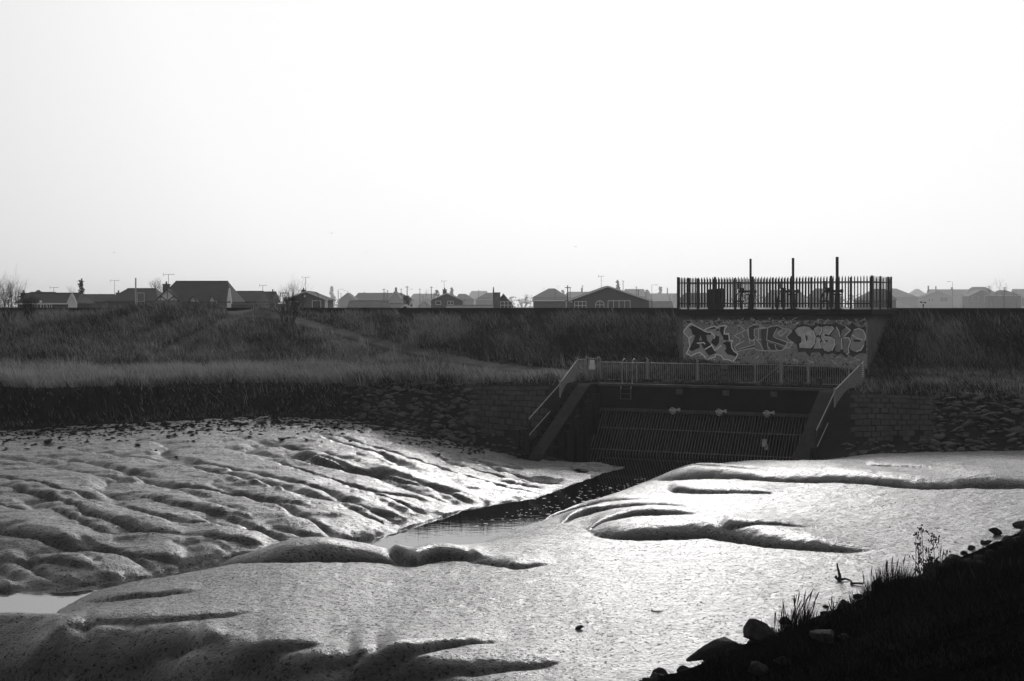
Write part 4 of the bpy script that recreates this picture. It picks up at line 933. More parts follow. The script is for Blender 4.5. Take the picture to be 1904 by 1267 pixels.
for px, tp, lxp, Y, lab in ((1771, 524, 1763, 420, 'street lamp standing behind the bare shrub on the right bank'), (1212, 530, 1221, 420, 'street lamp between the widest gable and the palisade'), (628.5, 538, 637, 480, 'street lamp left of the small distant gable'), (757.5, 538, 766, 520, 'far street lamp right of the steep narrow gable'), (647, 541, 640, 520, 'far street lamp over the small distant gable'), (592, 545, 588, 165, 'slim street lamp in front of the gabled bungalow right of the bush')):
    pole(px, tp, Y, lab, .07*Y/400+.02, lxp, 'street lamps among the houses', name='street_lamp', cat='street lamp')
# globe lamp, goal frame, floodlight post
t = thing('globe_lamp', ((76-CX)/F*150, 150, TOWNZ), 'short post with a white globe in front of the long bungalow', 'lamp'); q = MB(); q.tube((0, 0, 0), (0, 0, 2.1), .04); q.build('pole', WHITE, t)
import bmesh
def ball(name, r, m, par, loc, sub=2):
    bm = bmesh.new(); bmesh.ops.create_icosphere(bm, subdivisions=sub, radius=r); me = bpy.data.meshes.new(name); bm.to_mesh(me); bm.free(); me.materials.append(m)
    o = bpy.data.objects.new(name, me); COL.objects.link(o); o.parent = par; o.location = loc; return o
ball('globe', .14, WHITE, t, (0, 0, 2.22))
t = thing('metal_frame', ((262-CX)/F*150, 150, TOWNZ), 'tall rectangular metal frame beside the pale telegraph pole', 'frame'); q = MB(); x = 6.5/F*150
for s_ in (-x, x): q.tube((s_, 0, 0), (s_, 0, 3.15), .03)
q.tube((-x, 0, 3.15), (x, 0, 3.15), .04); q.tube((-x, 0, 2.25), (x, 0, 2.25), .03); q.build('frame', mat('pale_pole', .22), t)
t = thing('metal_frame', ((529-CX)/F*150, 150, TOWNZ), 'dark goal-like frame seen through the bare bush', 'frame'); q = MB(); x = 8/F*150
for s_ in (-x, x): q.tube((s_, 0, 0), (s_, 0, 3.15), .04)
q.tube((-x, 0, 3.15), (x, 0, 3.15), .05); q.build('frame', BLACK, t)
p = P(1716.5, 577, 92); t = thing('floodlight_post', (p.x, p.y, -1.0), 'short post with three small dark round heads behind the sea wall', 'post'); q = MB(); q.tube((0, 0, 0), (0, 0, 1.15), .03); q.tube((-.14, 0, 1.25), (.14, 0, 1.25), .02); q.build('pole', BLACK, t)
for dx, dz in ((-.15, 1.27), (.13, 1.24), (.0, 1.08)): ball('head', .06, BLACK, t, (dx, 0, dz))
# gulls
for px, py, Y, lab in ((617, 434, 160, 'small gull gliding high over the gabled bungalow'), (1070, 459, 170, 'small gull in the sky above the widest gable'), (212, 470, 150, 'small gull flying above the far left houses'), (680, 470, 210, 'tiny distant gull above the garage roof')):
    p = P(px, py, Y); q = MB(); q.tube((-.12, 0, 0), (.14, 0, .02), .03, .05, 6); q.tube((.14, 0, .02), (.22, 0, .02), .03, .008, 6); q.tube((-.12, 0, 0), (-.24, 0, .0), .03, .01, 6)
    for s_ in (-1, 1): q.prism([Vector((.08, 0, .02)), Vector((-.04, 0, .02)), Vector((-.06, s_*.30, .12)), Vector((-.08, s_*.55, .05)), Vector((.02, s_*.30, .13))], (0, 0, .012))
    o = q.build('gull', mat('gull_grey', .2, .8), None); o.location = p; o.scale = (.32, .32, .32); o.rotation_euler = (R(8), R(5), rr.uniform(1.0, 2.2)); tag(o, lab, 'bird', 'gulls in the sky')
# ------------------------------------------------------------------ bare trees, bushes, conifers
BARK = mat('bare_twigs', .015, .9, .3, 8.)
def branchset(seed, h, spread, levels, r0, nst=1, up_=.5, lean=(0, 0), fork=(2, 4), shrink=.72):
    """returns trunk and twig meshes of a leafless tree or multi-stem shrub standing on the origin"""
    g = random.Random(seed); tr = MB(); tw = MB()
    def grow(p, d, L, r, lv):
        n = 3; pts = [p]
        for i in range(n):
            d = (d+Vector((g.uniform(-.16, .16), g.uniform(-.16, .16), g.uniform(-.04, .12)))).normalized(); pts.append(pts[-1]+d*L/n)
        for i in range(n): (tr if lv == 0 else tw).tube(pts[i], pts[i+1], r*(1-.25*i/n), r*(1-.25*(i+1)/n), n=5 if lv < 2 else 3, cap=False)
        if lv >= levels: return
        for k in range(g.randint(*fork)):
            f = g.uniform(.35, 1.0); b = pts[0].lerp(pts[-1], f) if k else pts[-1]
            dd = (d*up_*1.6+Vector((g.uniform(-1, 1)*spread, g.uniform(-1, 1)*spread, g.uniform(.1, .8)))).normalized()
            grow(b, dd, L*g.uniform(.5, .85)*shrink/.72, r*.55, lv+1)
    for s_ in range(nst):
        a = g.uniform(0, 6.28); o = Vector((math.cos(a), math.sin(a), 0))*(.12*h/3 if nst > 1 else 0)
        d = Vector((math.cos(a)*spread*(.45 if nst > 1 else .05)+lean[0], math.sin(a)*spread*(.45 if nst > 1 else .05), 1)).normalized()
        grow(o-Vector((0, 0, .1)), d, h*g.uniform(.34, .48), r0*g.uniform(.6, 1), 0)
    return tr, tw
def baretree(px, py, Y, h, lab, seed, levels=5, spread=.7, r0=None, nst=1, ground=None, name='bare_tree', cat='tree', lean=(0, 0), up_=.5, group=None, fork=(2, 4), m=None, shrink=.72):
    p = P(px, py, Y); z0 = ground if ground is not None else p.z
    t = thing(name, (p.x, p.y, z0), lab, cat, group)
    tr, tw = branchset(seed, h, spread, levels, r0 or h*.018, nst, up_, lean, fork, shrink); tr.build('trunk' if nst == 1 else 'stems', m or BARK, t, fixn=False); tw.build('crown', m or BARK, t, fixn=False)
    return t
def landhit(px, py):
    Ys = np.linspace(20, 125, 1400); tq = (px-CX)/F; g_ = ground_z(tq*Ys, Ys); r = -(py-HY)/F*Ys; k = np.where(r <= g_)[0]
    y = Ys[k[0]] if len(k) else 110.; return Vector((tq*y, y, gz(tq*y, y)))
for px, py, h, lab, sd_, lv, sp, ns in ((18, 603, 3.2, 'tall bare bush at the left edge of the embankment', 3, 4, .75, 10), (537, 614, 2.75, 'spreading bare bush beside the track down the embankment', 8, 4, .9, 9), (1785, 582, 1.5, 'bare shrub on the crest of the right bank, in front of the hazy houses', 12, 4, .9, 7), (1768, 580, 1.2, 'small leaning bare shrub left of the larger one on the right bank', 14, 3, .7, 4), (52, 600, 2.0, 'lower bare bush just right of the tall one at the left edge', 21, 4, .9, 7)):
    p = landhit(px, py); t = thing('bare_bush', p, lab, 'bush'); tr, tw = branchset(sd_, h, sp, lv+(1 if ns > 6 else 0), .035, ns+2, .75, (.0, 0), (2, 4)); tr.build('stems', BARK, t, fixn=False); tw.build('crown', BARK, t, fixn=False)
for k, (px, Y, top, lab, sd_, lv) in enumerate(((132, 260, 527, 'bare tree behind the white gable end', 31, 5), (190, 300, 540, 'small bare tree left of the broad hip roof', 33, 4), (288, 230, 522, 'bare tree behind the chimney of the mock Tudor house', 35, 5), (972, 230, 541, 'dense bare tree right of the white six pane window', 37, 5), (1250, 380, 543, 'pale bare tree just left of the palisade', 39, 5), (1865, 400, 519, 'big bare tree on the skyline near the right edge', 41, 6), (1846, 470, 533, 'smaller bare tree left of the big one near the right edge', 43, 5), (1890, 420, 538, 'twiggy bare tree at the right edge', 45, 5), (795, 380, 544, 'bare tree beyond the poles, left of the shallow brick gable', 47, 5), (1300, 300, 556, 'twiggy tree seen through the palisade beside the cabinet', 49, 5), (665, 480, 548, 'faint bare tree over the long far roof', 51, 4))):
    Y = far_(Y); hh_ = (HY-top)/F*Y-TOWNZ; baretree(px, HY, Y, hh_, lab, sd_, lv, .85, None, 1, TOWNZ, group='bare trees among the houses')
def leafy(px, Y, top, wpx, lab, shape, seed, n=900, ls=.3, col=.05, name='evergreen_tree', base=None):
    ls *= far_(Y)/Y; Y = far_(Y); g = random.Random(seed); s = Y/F; h = (HY-top)*s-TOWNZ; wd = wpx*s/2
    t = thing(name, ((px-CX)*s, Y, TOWNZ), lab, 'tree' if 'tree' in name else 'bush'); q = MB(); q.tube((0, 0, 0), (0, 0, h*.9), .02*h+.03, .03, 6, cap=False); q.build('trunk', BARK, t)
    q = MB()
    cl = [(g.uniform(.08, 1), g.uniform(0, 6.28), g.uniform(.2, 1)) for _ in range(46)]
    for i in range(n):
        f, a, rr_ = g.choice(cl)
        if shape == 'cone': rad = wd*(1-f)**.8*(.75+.35*math.sin(f*38)); 
        elif shape == 'flame': rad = wd*math.sin(math.pi*min(1, .12+f*.88))**.7*(1-.35*f)
        else: rad = wd*math.sqrt(max(0, 1-(2*f-1)**2))
        c = Vector((math.cos(a)*rad*rr_, math.sin(a)*rad*rr_, h*(.12+.86*f)))+Vector((g.gauss(0, 1), g.gauss(0, 1), g.gauss(0, 1)))*wd*.14
        d1 = Vector((g.gauss(0, 1), g.gauss(0, 1), g.gauss(0, .6))).normalized()*ls*g.uniform(.4, 1); d2 = d1.cross(Vector((g.gauss(0, 1), g.gauss(0, 1), g.gauss(0, 1)))).normalized()*ls*.4
        q.add([c-d1, c+d2, c+d1, c-d2], [(0, 1, 2, 3)])
    q.build('crown', mat('evergreen_%d' % int(col*1000), col, .9, .4, 3.), t, fixn=False)
leafy(151, 235, 521.5, 26, 'ragged conifer with a thin leading top behind the white gable end', 'cone', 3, 520, .28, .03)
leafy(755.5, 230, 551, 22, 'round evergreen bush beside the darkest pole', 'round', 5, 1500, .16, .045, 'evergreen_bush')
leafy(812, 560, 537, 13, 'hazy rounded tree left of the chimney of the shallow brick gable', 'flame', 7, 900, .5, .06)
leafy(840, 560, 536, 12, 'hazy pointed tree right of the chimney of the shallow brick gable', 'cone', 9, 900, .5, .06)
leafy(1148.5, 560, 522, 13, 'rounded conifer behind the top of the widest gable', 'flame', 11, 1100, .5, .06)
leafy(617, 900, 532, 11, 'very pale far cypress left of the small distant gable', 'flame', 13, 1000, .8, .07)
leafy(1228, 760, 535, 14, 'pale pointed tree right of the street lamp', 'cone', 15, 900, .7, .07)
leafy(71, 270, 541, 18, 'dark tree crown over the ridge of the long bungalow', 'round', 17, 900, .3, .04)
leafy(1046, 620, 540, 12, 'small faint round tree beside the pyramid hipped bungalow', 'round', 19, 600, .5, .06)
# far belt of trees that closes the horizon
g = random.Random(9); q = MB()
for k in range(5200):
    px = g.uniform(-300, 2250); Y = g.uniform(2100, 2500); hmax = 9+6*vnoise(np.array([px*.02]), np.array([1.]), 5)[0]+7*vnoise(np.array([px*.11]), np.array([3.]), 6)[0]
    c = Vector(((px-CX)/F*Y, Y, TOWNZ+g.uniform(0, hmax))); a = g.uniform(1.8, 4)
    d1 = Vector((g.gauss(0, 1), g.gauss(0, 1), g.gauss(0, .7))).normalized()*a; d2 = d1.cross(Vector((g.gauss(0, 1), g.gauss(0, 1), g.gauss(0, 1)))).normalized()*a*.7
    q.add([c-d1, c+d2, c+d1, c-d2], [(0, 1, 2, 3)])
tag(q.build('distant_woodland', mat('woodland', .05, .95, .3, .2), None, fixn=False), 'far belt of trees along the horizon', None, None, 'stuff')
# ------------------------------------------------------------------ boulders, riprap, debris
ROCK = mat('dark_boulder', .022, .8, .5, 1.6, .6, 9.); RIP = mat('riprap_stone', .036, .72, .5, 1.2, .6, 8.)
def rockmesh(name, seed, m, sub=3, sx=1, sy=.8, sz=.6):
    g = random.Random(seed); bm = bmesh.new(); bmesh.ops.create_icosphere(bm, subdivisions=sub, radius=1)
    planes = [(Vector((g.gauss(0, 1), g.gauss(0, 1), g.gauss(0, 1))).normalized(), g.uniform(.42, .8)) for _ in range(15)]
    for v in bm.verts:
        p = v.co.copy()
        for n_, d in planes:
            e = p.dot(n_)-d
            if e > 0: p -= n_*e*.98
        a = np.array([p.x*1.7+seed]); b = np.array([p.y*1.7+p.z*1.3]); p *= 1+.16*(float(fbm(a*1.5, b*1.5, 4, seed)[0])-.5)
        v.co = Vector((p.x*sx, p.y*sy, p.z*sz))
    me = bpy.data.meshes.new(name); bm.to_mesh(me); bm.free(); me.materials.append(m)
    me.polygons.foreach_set('use_smooth', [True]*len(me.polygons)); return me
BOULD = []
RM = [rockmesh('boulder', 100+i, ROCK, 4, 1, g_, h_) for i, (g_, h_) in enumerate(((.8, .62), (.7, .5), (.9, .75), (.6, .45), (.85, .55)))]
def rock(name, me, x, y, s, lab, cat='boulder', group=None, sink=.25, rz=0., tilt=.2, rg=random):
    o = bpy.data.objects.new(name, me); COL.objects.link(o); o.location = (x, y, gz(x, y)+s*sink); o.scale = (s, s, s); o.rotation_euler = (rg.uniform(-tilt, tilt), rg.uniform(-tilt, tilt), rz)
    if cat == 'boulder': BOULD.append((x, y, s))
    return tag(o, lab, cat, group)
rgk = random.Random(77)
gn = 'boulders along the toe of the near bank'
BL = [ # px, py of centre, width px, label
 (1206,1264,34,'cut-off boulder at the bottom edge, leftmost of the row'), (1240,1262,22,'small round boulder second from the left at the bottom edge'),
 (1330,1252,135,'long sloping slab, the biggest boulder of the bottom row'), (1322,1232,30,'small dark boulder resting behind the long slab'),
 (1372,1221,26,'little dark boulder left of the pale smooth one'), (1412,1222,72,'pale smooth boulder under the seeding grass clump'),
 (1452,1196,44,'boulder half hidden in the seeding grass clump'), (1408,1250,40,'squat boulder in the grass below the pale smooth one'),
 (1540,1166,48,'upper of the two large boulders right of the seeding grass clump'), (1530,1190,60,'lower rounded boulder right of the seeding grass clump'),
 (1573,1160,46,'pale grey boulder tucked beside the dense grass clump'), (1570,1188,30,'speckled small boulder under the pale grey one'),
 (1672,1118,44,'dark humped boulder behind the dense grass clump'), (1766,1066,42,'square shouldered boulder right of the tall weeds'),
 (1798,1052,46,'dark flat topped boulder on the bank edge'), (1822,1046,34,'dark boulder just right of the flat topped one'),
 (1850,999,30,'small flat stone lying alone on the mud at the right'), (1877,1007,40,'round black boulder beside the lone flat stone'),
 (1872,1024,34,'half sunk boulder under the round black one'), (1898,993,36,'boulder cut off by the right edge'), (1896,1020,36,'dark boulder at the right edge below the cut-off one'),
 (1848,1042,38,'wide boulder among weeds near the right edge'), (1735,1085,34,'small boulder at the foot of the tall weeds'), (1620,1135,40,'boulder buried in the dense grass clump'), (1480,1205,34,'low stone at the base of the seeding grass clump'),
 (1350,1262,40,'rough stone at the bottom edge below the long slab'), (1455,1232,36,'dim stone in the grass under the seeding clump')]
for i, (px, py, wpx, lab) in enumerate(BL):
    p = PZ(px, py+wpx*.18, -6.15)
    if near_d(p.x, p.y) > 1.2:
        Ys = np.linspace(12, 40, 400); tq = ev(px); gg = ground_z(tq*Ys, Ys); kk_ = np.where(-(py+wpx*.15-HY)/F*Ys <= gg)[0]; y = Ys[kk_[0]]; p = Vector((tq*y, y, 0))
    s = wpx/F*p.y*.58
    o = rock('boulder', RM[i % 5], p.x, p.y, s, lab, 'boulder', gn, .42 if wpx < 100 else .2, rgk.uniform(-.5, .5), .25, rgk)
    if wpx > 100: o.data = RM[1]; o.scale = (s*.95, s*.7, s*.5); o.rotation_euler = (.15, -.30, .35)
# stones along the whole toe, small
for i in range(90):
    s_ = rgk.uniform(-1.5, 20); d = rgk.uniform(-.3, .55); x = NB0[0]+NBD[0]*s_+NBN[0]*d; y = NB0[1]+NBD[1]*s_+NBN[1]*d
    rock('stone', RM[i % 5], x, y, rgk.uniform(.07, .19), 'small dark stone, one of many between the boulders of the near bank', 'stone', 'small stones between the boulders', .2, rgk.uniform(0, 6), .4, rgk)
for i in range(34):
    s_ = rgk.uniform(7.5, 20); d = rgk.uniform(.15, 1.9); x = NB0[0]+NBD[0]*s_+NBN[0]*d; y = NB0[1]+NBD[1]*s_+NBN[1]*d
    rock('boulder', RM[i % 5], x, y, rgk.uniform(.16, .36), 'dark boulder, one of many alike along the upper edge of the near bank', 'boulder', 'dark boulders along the edge of the near bank', .5, rgk.uniform(0, 6), .5, rgk)
RR = [rockmesh('riprap_stone', 200+i, RIP, 2, 1, g_, h_) for i, (g_, h_) in enumerate(((.7, .4), (.6, .45), (.8, .35), (.55, .5), (.75, .42), (.65, .38)))]
def riprap(pts, n, lab, grp, smin, smax, seed):
    g = random.Random(seed); c = 0
    while c < n:
        px = g.uniform(*pts[0]); f = g.uniform(*pts[1]); t = ev(px); y0 = float(ipx(EDGE, px)); y1 = float(ipx(TOE, px)); y = y0+(y1-y0)*f; x = t*y
        w_ = vnoise(np.array([px*.03]), np.array([f*4]), 9)[0]
        if g.random() > .35+.9*w_: continue
        s = g.uniform(smin, smax); o = rock('riprap_stone', RR[c % 6], x, y, s, lab, 'stone', grp, .12, g.uniform(-.6, .6), .35, g); o.rotation_euler.x += .35; c += 1
riprap(((650, 880), (.02, 1.0)), 145, 'dark angular stone in the heap of riprap left of the block paving', 'riprap heap left of the outfall', .15, .34, 1)
riprap(((875, 1010), (.72, 1.0)), 22, 'muddy stone at the foot of the left block paving', 'stones below the left block paving', .10, .22, 2)
riprap(((1735, 1990), (.05, 1.0)), 112, 'dark flat stone in the riprap right of the block paving', 'riprap right of the outfall', .16, .38, 3)
riprap(((1570, 1740), (.78, 1.0)), 20, 'mud covered stone below the right block paving', 'stones below the right block paving', .10, .26, 4)
rv, rf_ = [], []
for me_, (a0, a1, b0_, b1_) in [(k, z) for z in ((640, 890, .0, 1.02), (1730, 1990, .02, 1.), (1565, 1745, .8, 1.02), (870, 1015, .75, 1.02)) for k in range(330 if z[0] in (640, 1730) else 26)]:
    g = random.Random(me_*977+int(a0)); px = g.uniform(a0, a1); f = g.uniform(b0_, b1_); t = ev(px); y = float(ipx(EDGE, px))*(1-f)+float(ipx(TOE, px))*f; m_ = RR[me_ % 6]; s = g.uniform(.10, .26)
    M_ = Matrix.Translation((t*y, y, gz(t*y, y)-.01)) @ Matrix.Rotation(g.uniform(0, 6), 4, 'Z') @ Matrix.Rotation(g.uniform(-.3, .3), 4, 'X') @ Matrix.Scale(s, 4)
    o_ = len(rv); rv += [M_ @ v.co for v in m_.vertices]; rf_ += [tuple(i+o_ for i in p_.vertices) for p_ in m_.polygons]
q = MB(); q.add(rv, rf_); tag(q.build('stone_rubble', RIP, None, True, fixn=False), 'smaller rubble filling the gaps of the riprap', None, None, 'stuff')
# stones and clods on the mud near the left bank
g = random.Random(12)
for px, py, w_, lab in ((255, 829, 12, 'largest dark stone on the left mud flat'), (112, 834, 10, 'dark stone on the mud near the far left'), (466, 804, 7, 'small stone on the mud below the tussocks'), (523, 819, 16, 'flat dark lump on the mud left of the riprap'), (90, 822, 22, 'low dark lump near the left edge under the bank'), (360, 822, 8, 'small stone right of the largest one'), (290, 839, 8, 'small stone below the largest one'), (570, 818, 8, 'stone near the upper rim of the left flat'), (314, 812, 12, 'flat stone above the largest one'), (328, 852, 10, 'thin flat stone lying low on the left flat'), (652, 821, 9, 'lone stone on the bright mud below the riprap'), (12, 834, 8, 'little stone at the left edge of the mud')):
    p = landhit(px, py); rock('stone', RR[len(lab) % 6], p.x, p.y, w_/F*p.y*.6, lab, 'stone', 'stones on the left mud flat', .2, g.uniform(0, 6), .2, g)
p = PZ(1078, 1166, -6.27); rock('stone', RR[3], p.x, p.y, .11, 'lone dark stone on the bright mud, centre foreground', 'stone', None, .4, .4, .2, g)
v = []; n = 2600                                  # wrack and clods under the left bank
q = MB()
for k in range(n):
    px = g.uniform(-60, 900); f = abs(g.gauss(0, 1)); t = ev(px); y = float(ipx(TOE, px))+.6-f*(2.4 if px < 640 else 1.6); x = t*y; z_ = gz(x, y)
    s = g.uniform(.02, .07)*(1.6 if g.random() < .08 else 1); sx = s*g.uniform(.8, 3.0)
    c = Vector((x, y, z_)); r3 = [Vector((math.cos(a)*sx, math.sin(a)*s, g.uniform(-.1, .3)*s)) for a in (0, 1.25, 2.5, 3.8, 5.0)]
    q.add([c+e for e in r3]+[c+Vector((0, 0, s*.9))], [(i, (i+1) % 5, 5) for i in range(5)])
tag(q.build('mud_clods', mat('dark_clods', .01, .9, .4, 3.), None, fixn=False), 'dark clods and wrack strewn under the left bank', None, None, 'stuff')
# driftwood
DW = mat('wet_driftwood', .02, .7, .4, 8., .3, 30.)
def drift(px, py, pts, rads, lab):
    p = PZ(px, py, -6.2); z0 = gz(p.x, p.y); q = MB()
    for ch, rd in zip(pts, rads):
        for (a, b), r in zip(zip(ch[:-1], ch[1:]), rd): q.tube(a, b, r[0], r[1], 7)
    o = q.build('driftwood', DW, None); o.location = (p.x, p.y, z0); tag(o, lab, 'driftwood')
drift(1564, 1083, [[(-.06, 0, -.05), (-.03, 0, .12), (-.08, 0, .30), (-.09, 0, .40)], [(-.03, 0, .03), (.10, 0, .05), (.22, .02, .01), (.42, .05, -.02)], [(-.02, 0, .02), (-.13, 0, .07), (-.11, 0, .12)]], [[(.05, .035), (.035, .022), (.022, .018)], [(.035, .025), (.02, .014), (.012, .006)], [(.04, .03), (.03, .02)]], 'upright snag of driftwood stuck in the bright mud')
drift(1586, 1092, [[(-.02, 0, -.02), (-.05, 0, .09)], [(-.04, 0, .03), (.10, .0, .035), (.22, 0, .03), (.24, 0, .06)]], [[(.035, .02)], [(.03, .02), (.02, .02), (.02, .015)]], 'small lying branch right of the upright snag')
drift(1220, 1135, [[(-.10, 0, .03), (-.06, 0, .015), (.06, 0, .015), (.14, 0, .02)]], [[(.02, .014), (.012, .012), (.012, .006)]], 'thin twig lying on the mud left of the snag')
drift(852, 1262, [[(.0, 0, -.02), (.04, 0, .10), (.02, 0, .22)], [(.05, 0, 0), (.10, 0, .14)], [(-.05, 0, 0), (-.08, 0, .12), (-.04, 0, .17)]], [[(.012, .01), (.008, .004)], [(.01, .004)], [(.01, .008), (.006, .004)]], 'few dark twigs poking up at the bottom edge')
# foam and scum flecks drifting on the water
g = random.Random(4); q = MB()
for k in range(230):
    f = g.random()**.8; a = Vector((8.2, 61.)).lerp(Vector((-1.6, 46.)), f) if False else None
    yy_ = 62-f*16.5; xc = np.interp(yy_, [45.5, 50, 55, 60, 62], [-3.0, 1.0, 2.6, 5.2, 6.6]); x = xc+g.gauss(.2, .55+.5*f); y = yy_+g.gauss(0, .5)
    if gz(x, y) > ZW-.02: continue
    s = g.uniform(.012, .03)*(2 if g.random() < .08 else 1)
    q.add([(x+math.cos(i*1.257)*s*g.uniform(1.2, 2.4), y+math.sin(i*1.257)*s*1.6, ZW+.006) for i in range(5)], [(0, 1, 2, 3, 4)])
tag(q.build('foam_flecks', mat('foam', .7, .6, .1), None, fixn=False), 'pale flecks of foam drifting on the creek', None, None, 'stuff')
# ------------------------------------------------------------------ grass
def grass_mat(name, dark, dry, trans=.35):
    m = bpy.data.materials.new(name); m.use_nodes = True; nt = m.node_tree; N = nt.nodes; L = nt.links; N.remove(N['Principled BSDF'])
    at = N.new('ShaderNodeAttribute'); at.attribute_name = 'dry'
    mx = N.new('ShaderNodeMix'); mx.data_type = 'RGBA'; L.new(at.outputs['Fac'], mx.inputs['Factor']); mx.inputs['A'].default_value = g3(dark); mx.inputs['B'].default_value = g3(dry)
    d = N.new('ShaderNodeBsdfDiffuse'); tr = N.new('ShaderNodeBsdfTranslucent'); L.new(mx.outputs['Result'], d.inputs[0]); L.new(mx.outputs['Result'], tr.inputs[0])
    s = N.new('ShaderNodeMixShader'); s.inputs[0].default_value = trans; L.new(d.outputs[0], s.inputs[1]); L.new(tr.outputs[0], s.inputs[2]); L.new(s.outputs[0], N['Material Output'].inputs['Surface'])
    return m
def blades(name, x, y, h, w_, dry, lx_, ly_, m, lab, curved=False, par=None, z=None):
    """x,y base points; lean (lx_,ly_) of the tip as share of h"""
    n = len(x); z = ground_z(x, y)-.03 if z is None else z
    az = RNG.uniform(-1.1, 1.1, n); dx = np.cos(az)*w_/2; dy = np.sin(az)*w_/2
    if not curved:
        v = np.stack([np.stack([x-dx, y-dy, z], -1), np.stack([x+dx, y+dy, z], -1), np.stack([x+lx_*h, y+ly_*h, z+h], -1)], 1).reshape(-1, 3)
        return npmesh(name, v, np.arange(3*n), 3, m, par, False, {'dry': np.repeat(dry, 3)})
    mx_, my_, mz = x+lx_*h*.3, y+ly_*h*.3, z+h*.6
    v = np.stack([np.stack([x-dx, y-dy, z], -1), np.stack([x+dx, y+dy, z], -1), np.stack([mx_-dx*.6, my_-dy*.6, mz], -1), np.stack([mx_+dx*.6, my_+dy*.6, mz], -1), np.stack([x+lx_*h, y+ly_*h, z+h], -1)], 1).reshape(-1, 3)
    f = (np.arange(n)[:, None]*5+np.array([0, 1, 3, 0, 3, 2, 2, 3, 4])[None, :]).ravel()
    return npmesh(name, v, f, 3, m, par, False, {'dry': np.repeat(dry, 5)})
NT, NB_ = 50000, 9                                # tufts, blades in each
tp = RNG.uniform(-260, 2300, NT*2); u_ = RNG.uniform(0, 1, NT*2)
e0 = ipx(TOE, tp); t_ = ev(tp); w1 = 97.5/(1+.469*t_)-.4
tyy = np.sqrt((e0+.3)**2+u_*(w1**2-(e0+.3)**2)); txx = t_*tyy
tuft_dry = RNG.normal(0, .32, NT*2); tuft_h = RNG.uniform(.55, 1.45, NT*2); tuft_l = RNG.normal(0, .22, NT*2); tuft_r = RNG.uniform(.10, .30, NT*2)
rep = np.repeat(np.arange(NT*2), NB_); off = RNG.normal(0, 1, (len(rep), 2))*tuft_r[rep][:, None]
gx = txx[rep]+off[:, 0]; gy = tyy[rep]+off[:, 1]; gx_px = CX+F*gx/gy; e0 = ipx(TOE, gx_px); NG = NT*NB_
df_ = ipx(DF, gx_px); eY_ = EY(gx_px); d_ = (wallY(gx)-gy)/1.104
la = (gx-OA.x)*U.x+(gy-OA.y)*U.y; lb = (gx-OA.x)*V.x+(gy-OA.y)*V.y
gzv = ground_z(gx, gy); gpy = HY-F*gzv/gy
pmask = np.maximum(*[sstep(1.15, .75, pdist(gx_px, gpy, pts)[0]/np.interp(pdist(gx_px, gpy, pts)[2], [0, 1], ww)) for pts, ww in (([(430,582),(520,590),(620,617),(720,646),(830,669),(930,685),(1060,695)], (10, 8)), ([(445,586),(400,606),(350,632),(290,664)], (7, 8)))])
s1 = np.clip((gy-e0)/(eY_-e0), 0, 1); scarp = gy < eY_; slope = d_ < df_
big = fbm(gx*.16, gy*.16, 3, 201); mid = fbm(gx*.7, gy*.5, 3, 203)
keep = RNG.uniform(0, 1, len(gx)) > pmask*1.0
keep &= ~((la > -2.6) & (la < 12.2) & (lb < .75) & (lb > -9))
keep &= ~((la > gl-.1) & (la < gr_+.3) & (lb > GB-.1))
jx_ = gx_px+RNG.normal(0, 22, len(gx)); bare = (scarp & (jx_ > 650) & (s1 < .80)) | (scarp & (jx_ <= 650) & (s1 < .12))
keep &= ~bare
keep &= ~((gx_px > 860) & (gx_px < 1085) & scarp & (s1 < .93)) & ~((gx_px > 1560) & (gx_px < 1750) & scarp & (s1 < .90))
keep &= RNG.uniform(0, 1, len(gx)) < np.where(slope, np.clip(.45+1.1*(mid-.3), .25, 1), np.where(scarp, .30, 1))
# sorts of grass: pale dead grass on the berm, greener and bramble-dark patches on the slope
band = (~scarp) & (~slope)
left = gx_px < 1100
dry = np.where(band, np.where(left, .50+.28*sstep(800, 350, gx_px), .20)+.55*(mid-.5)+.5*(big-.45), .0)
dry = np.where(slope, .20+.75*(big-.42)+.3*(mid-.5), dry)
dry = np.where(slope, dry+.22*sstep(560, 640, gx_px)*sstep(950, 800, gx_px)*sstep(.45, .9, mid+.3), dry)
dry = np.where(slope & (gx_px > 860) & (gx_px < 1262), dry-.16, dry); dry = np.where(slope & (gx_px > 1640), dry-.22, dry)
dry = np.where(scarp, np.clip(.02+.4*(mid-.5)+.45*sstep(.82, 1., s1), -.2, 1), dry)
dark_p = vnoise(gx*.55+3, gy*.4, 215); dry = dry-.28*sstep(.55, .8, dark_p)
dry = dry+tuft_dry[rep]+.25*RNG.uniform(-.5, .5, len(gx))+np.where(RNG.uniform(0, 1, len(gx)) < .06, .4, 0)
hb = np.where(band, np.where(left, .42, .26), np.where(slope, .34, .18))*(.5+mid)*RNG.uniform(.5, 1.25, len(gx))
yard = (la > -1.5) & (la < 12.8)
hb = np.where(yard & (lb < 3.2), hb*.28, np.where(yard & (lb < 12), hb*.6, hb)); dry = np.where(yard, dry-.22, dry)
hb = hb*tuft_h[rep]*1.25
pd_ = pdist(gx_px, gpy, [(430,584),(520,592),(620,619),(720,648),(830,671),(930,687),(1060,697)])[0]
hb = hb*(1-.6*sstep(28, 12, pd_))
lean_x = -.30+tuft_l[rep]+off[:, 0]*1.6+.18*RNG.normal(0, 1, len(gx))+.5*(vnoise(gx*.5, gy*.5, 207)-.5); lean_y = RNG.normal(0, .3, len(gx))
ix = np.where(keep)[0]
GM = grass_mat('bank_grass_blades', .006, .36, .5)
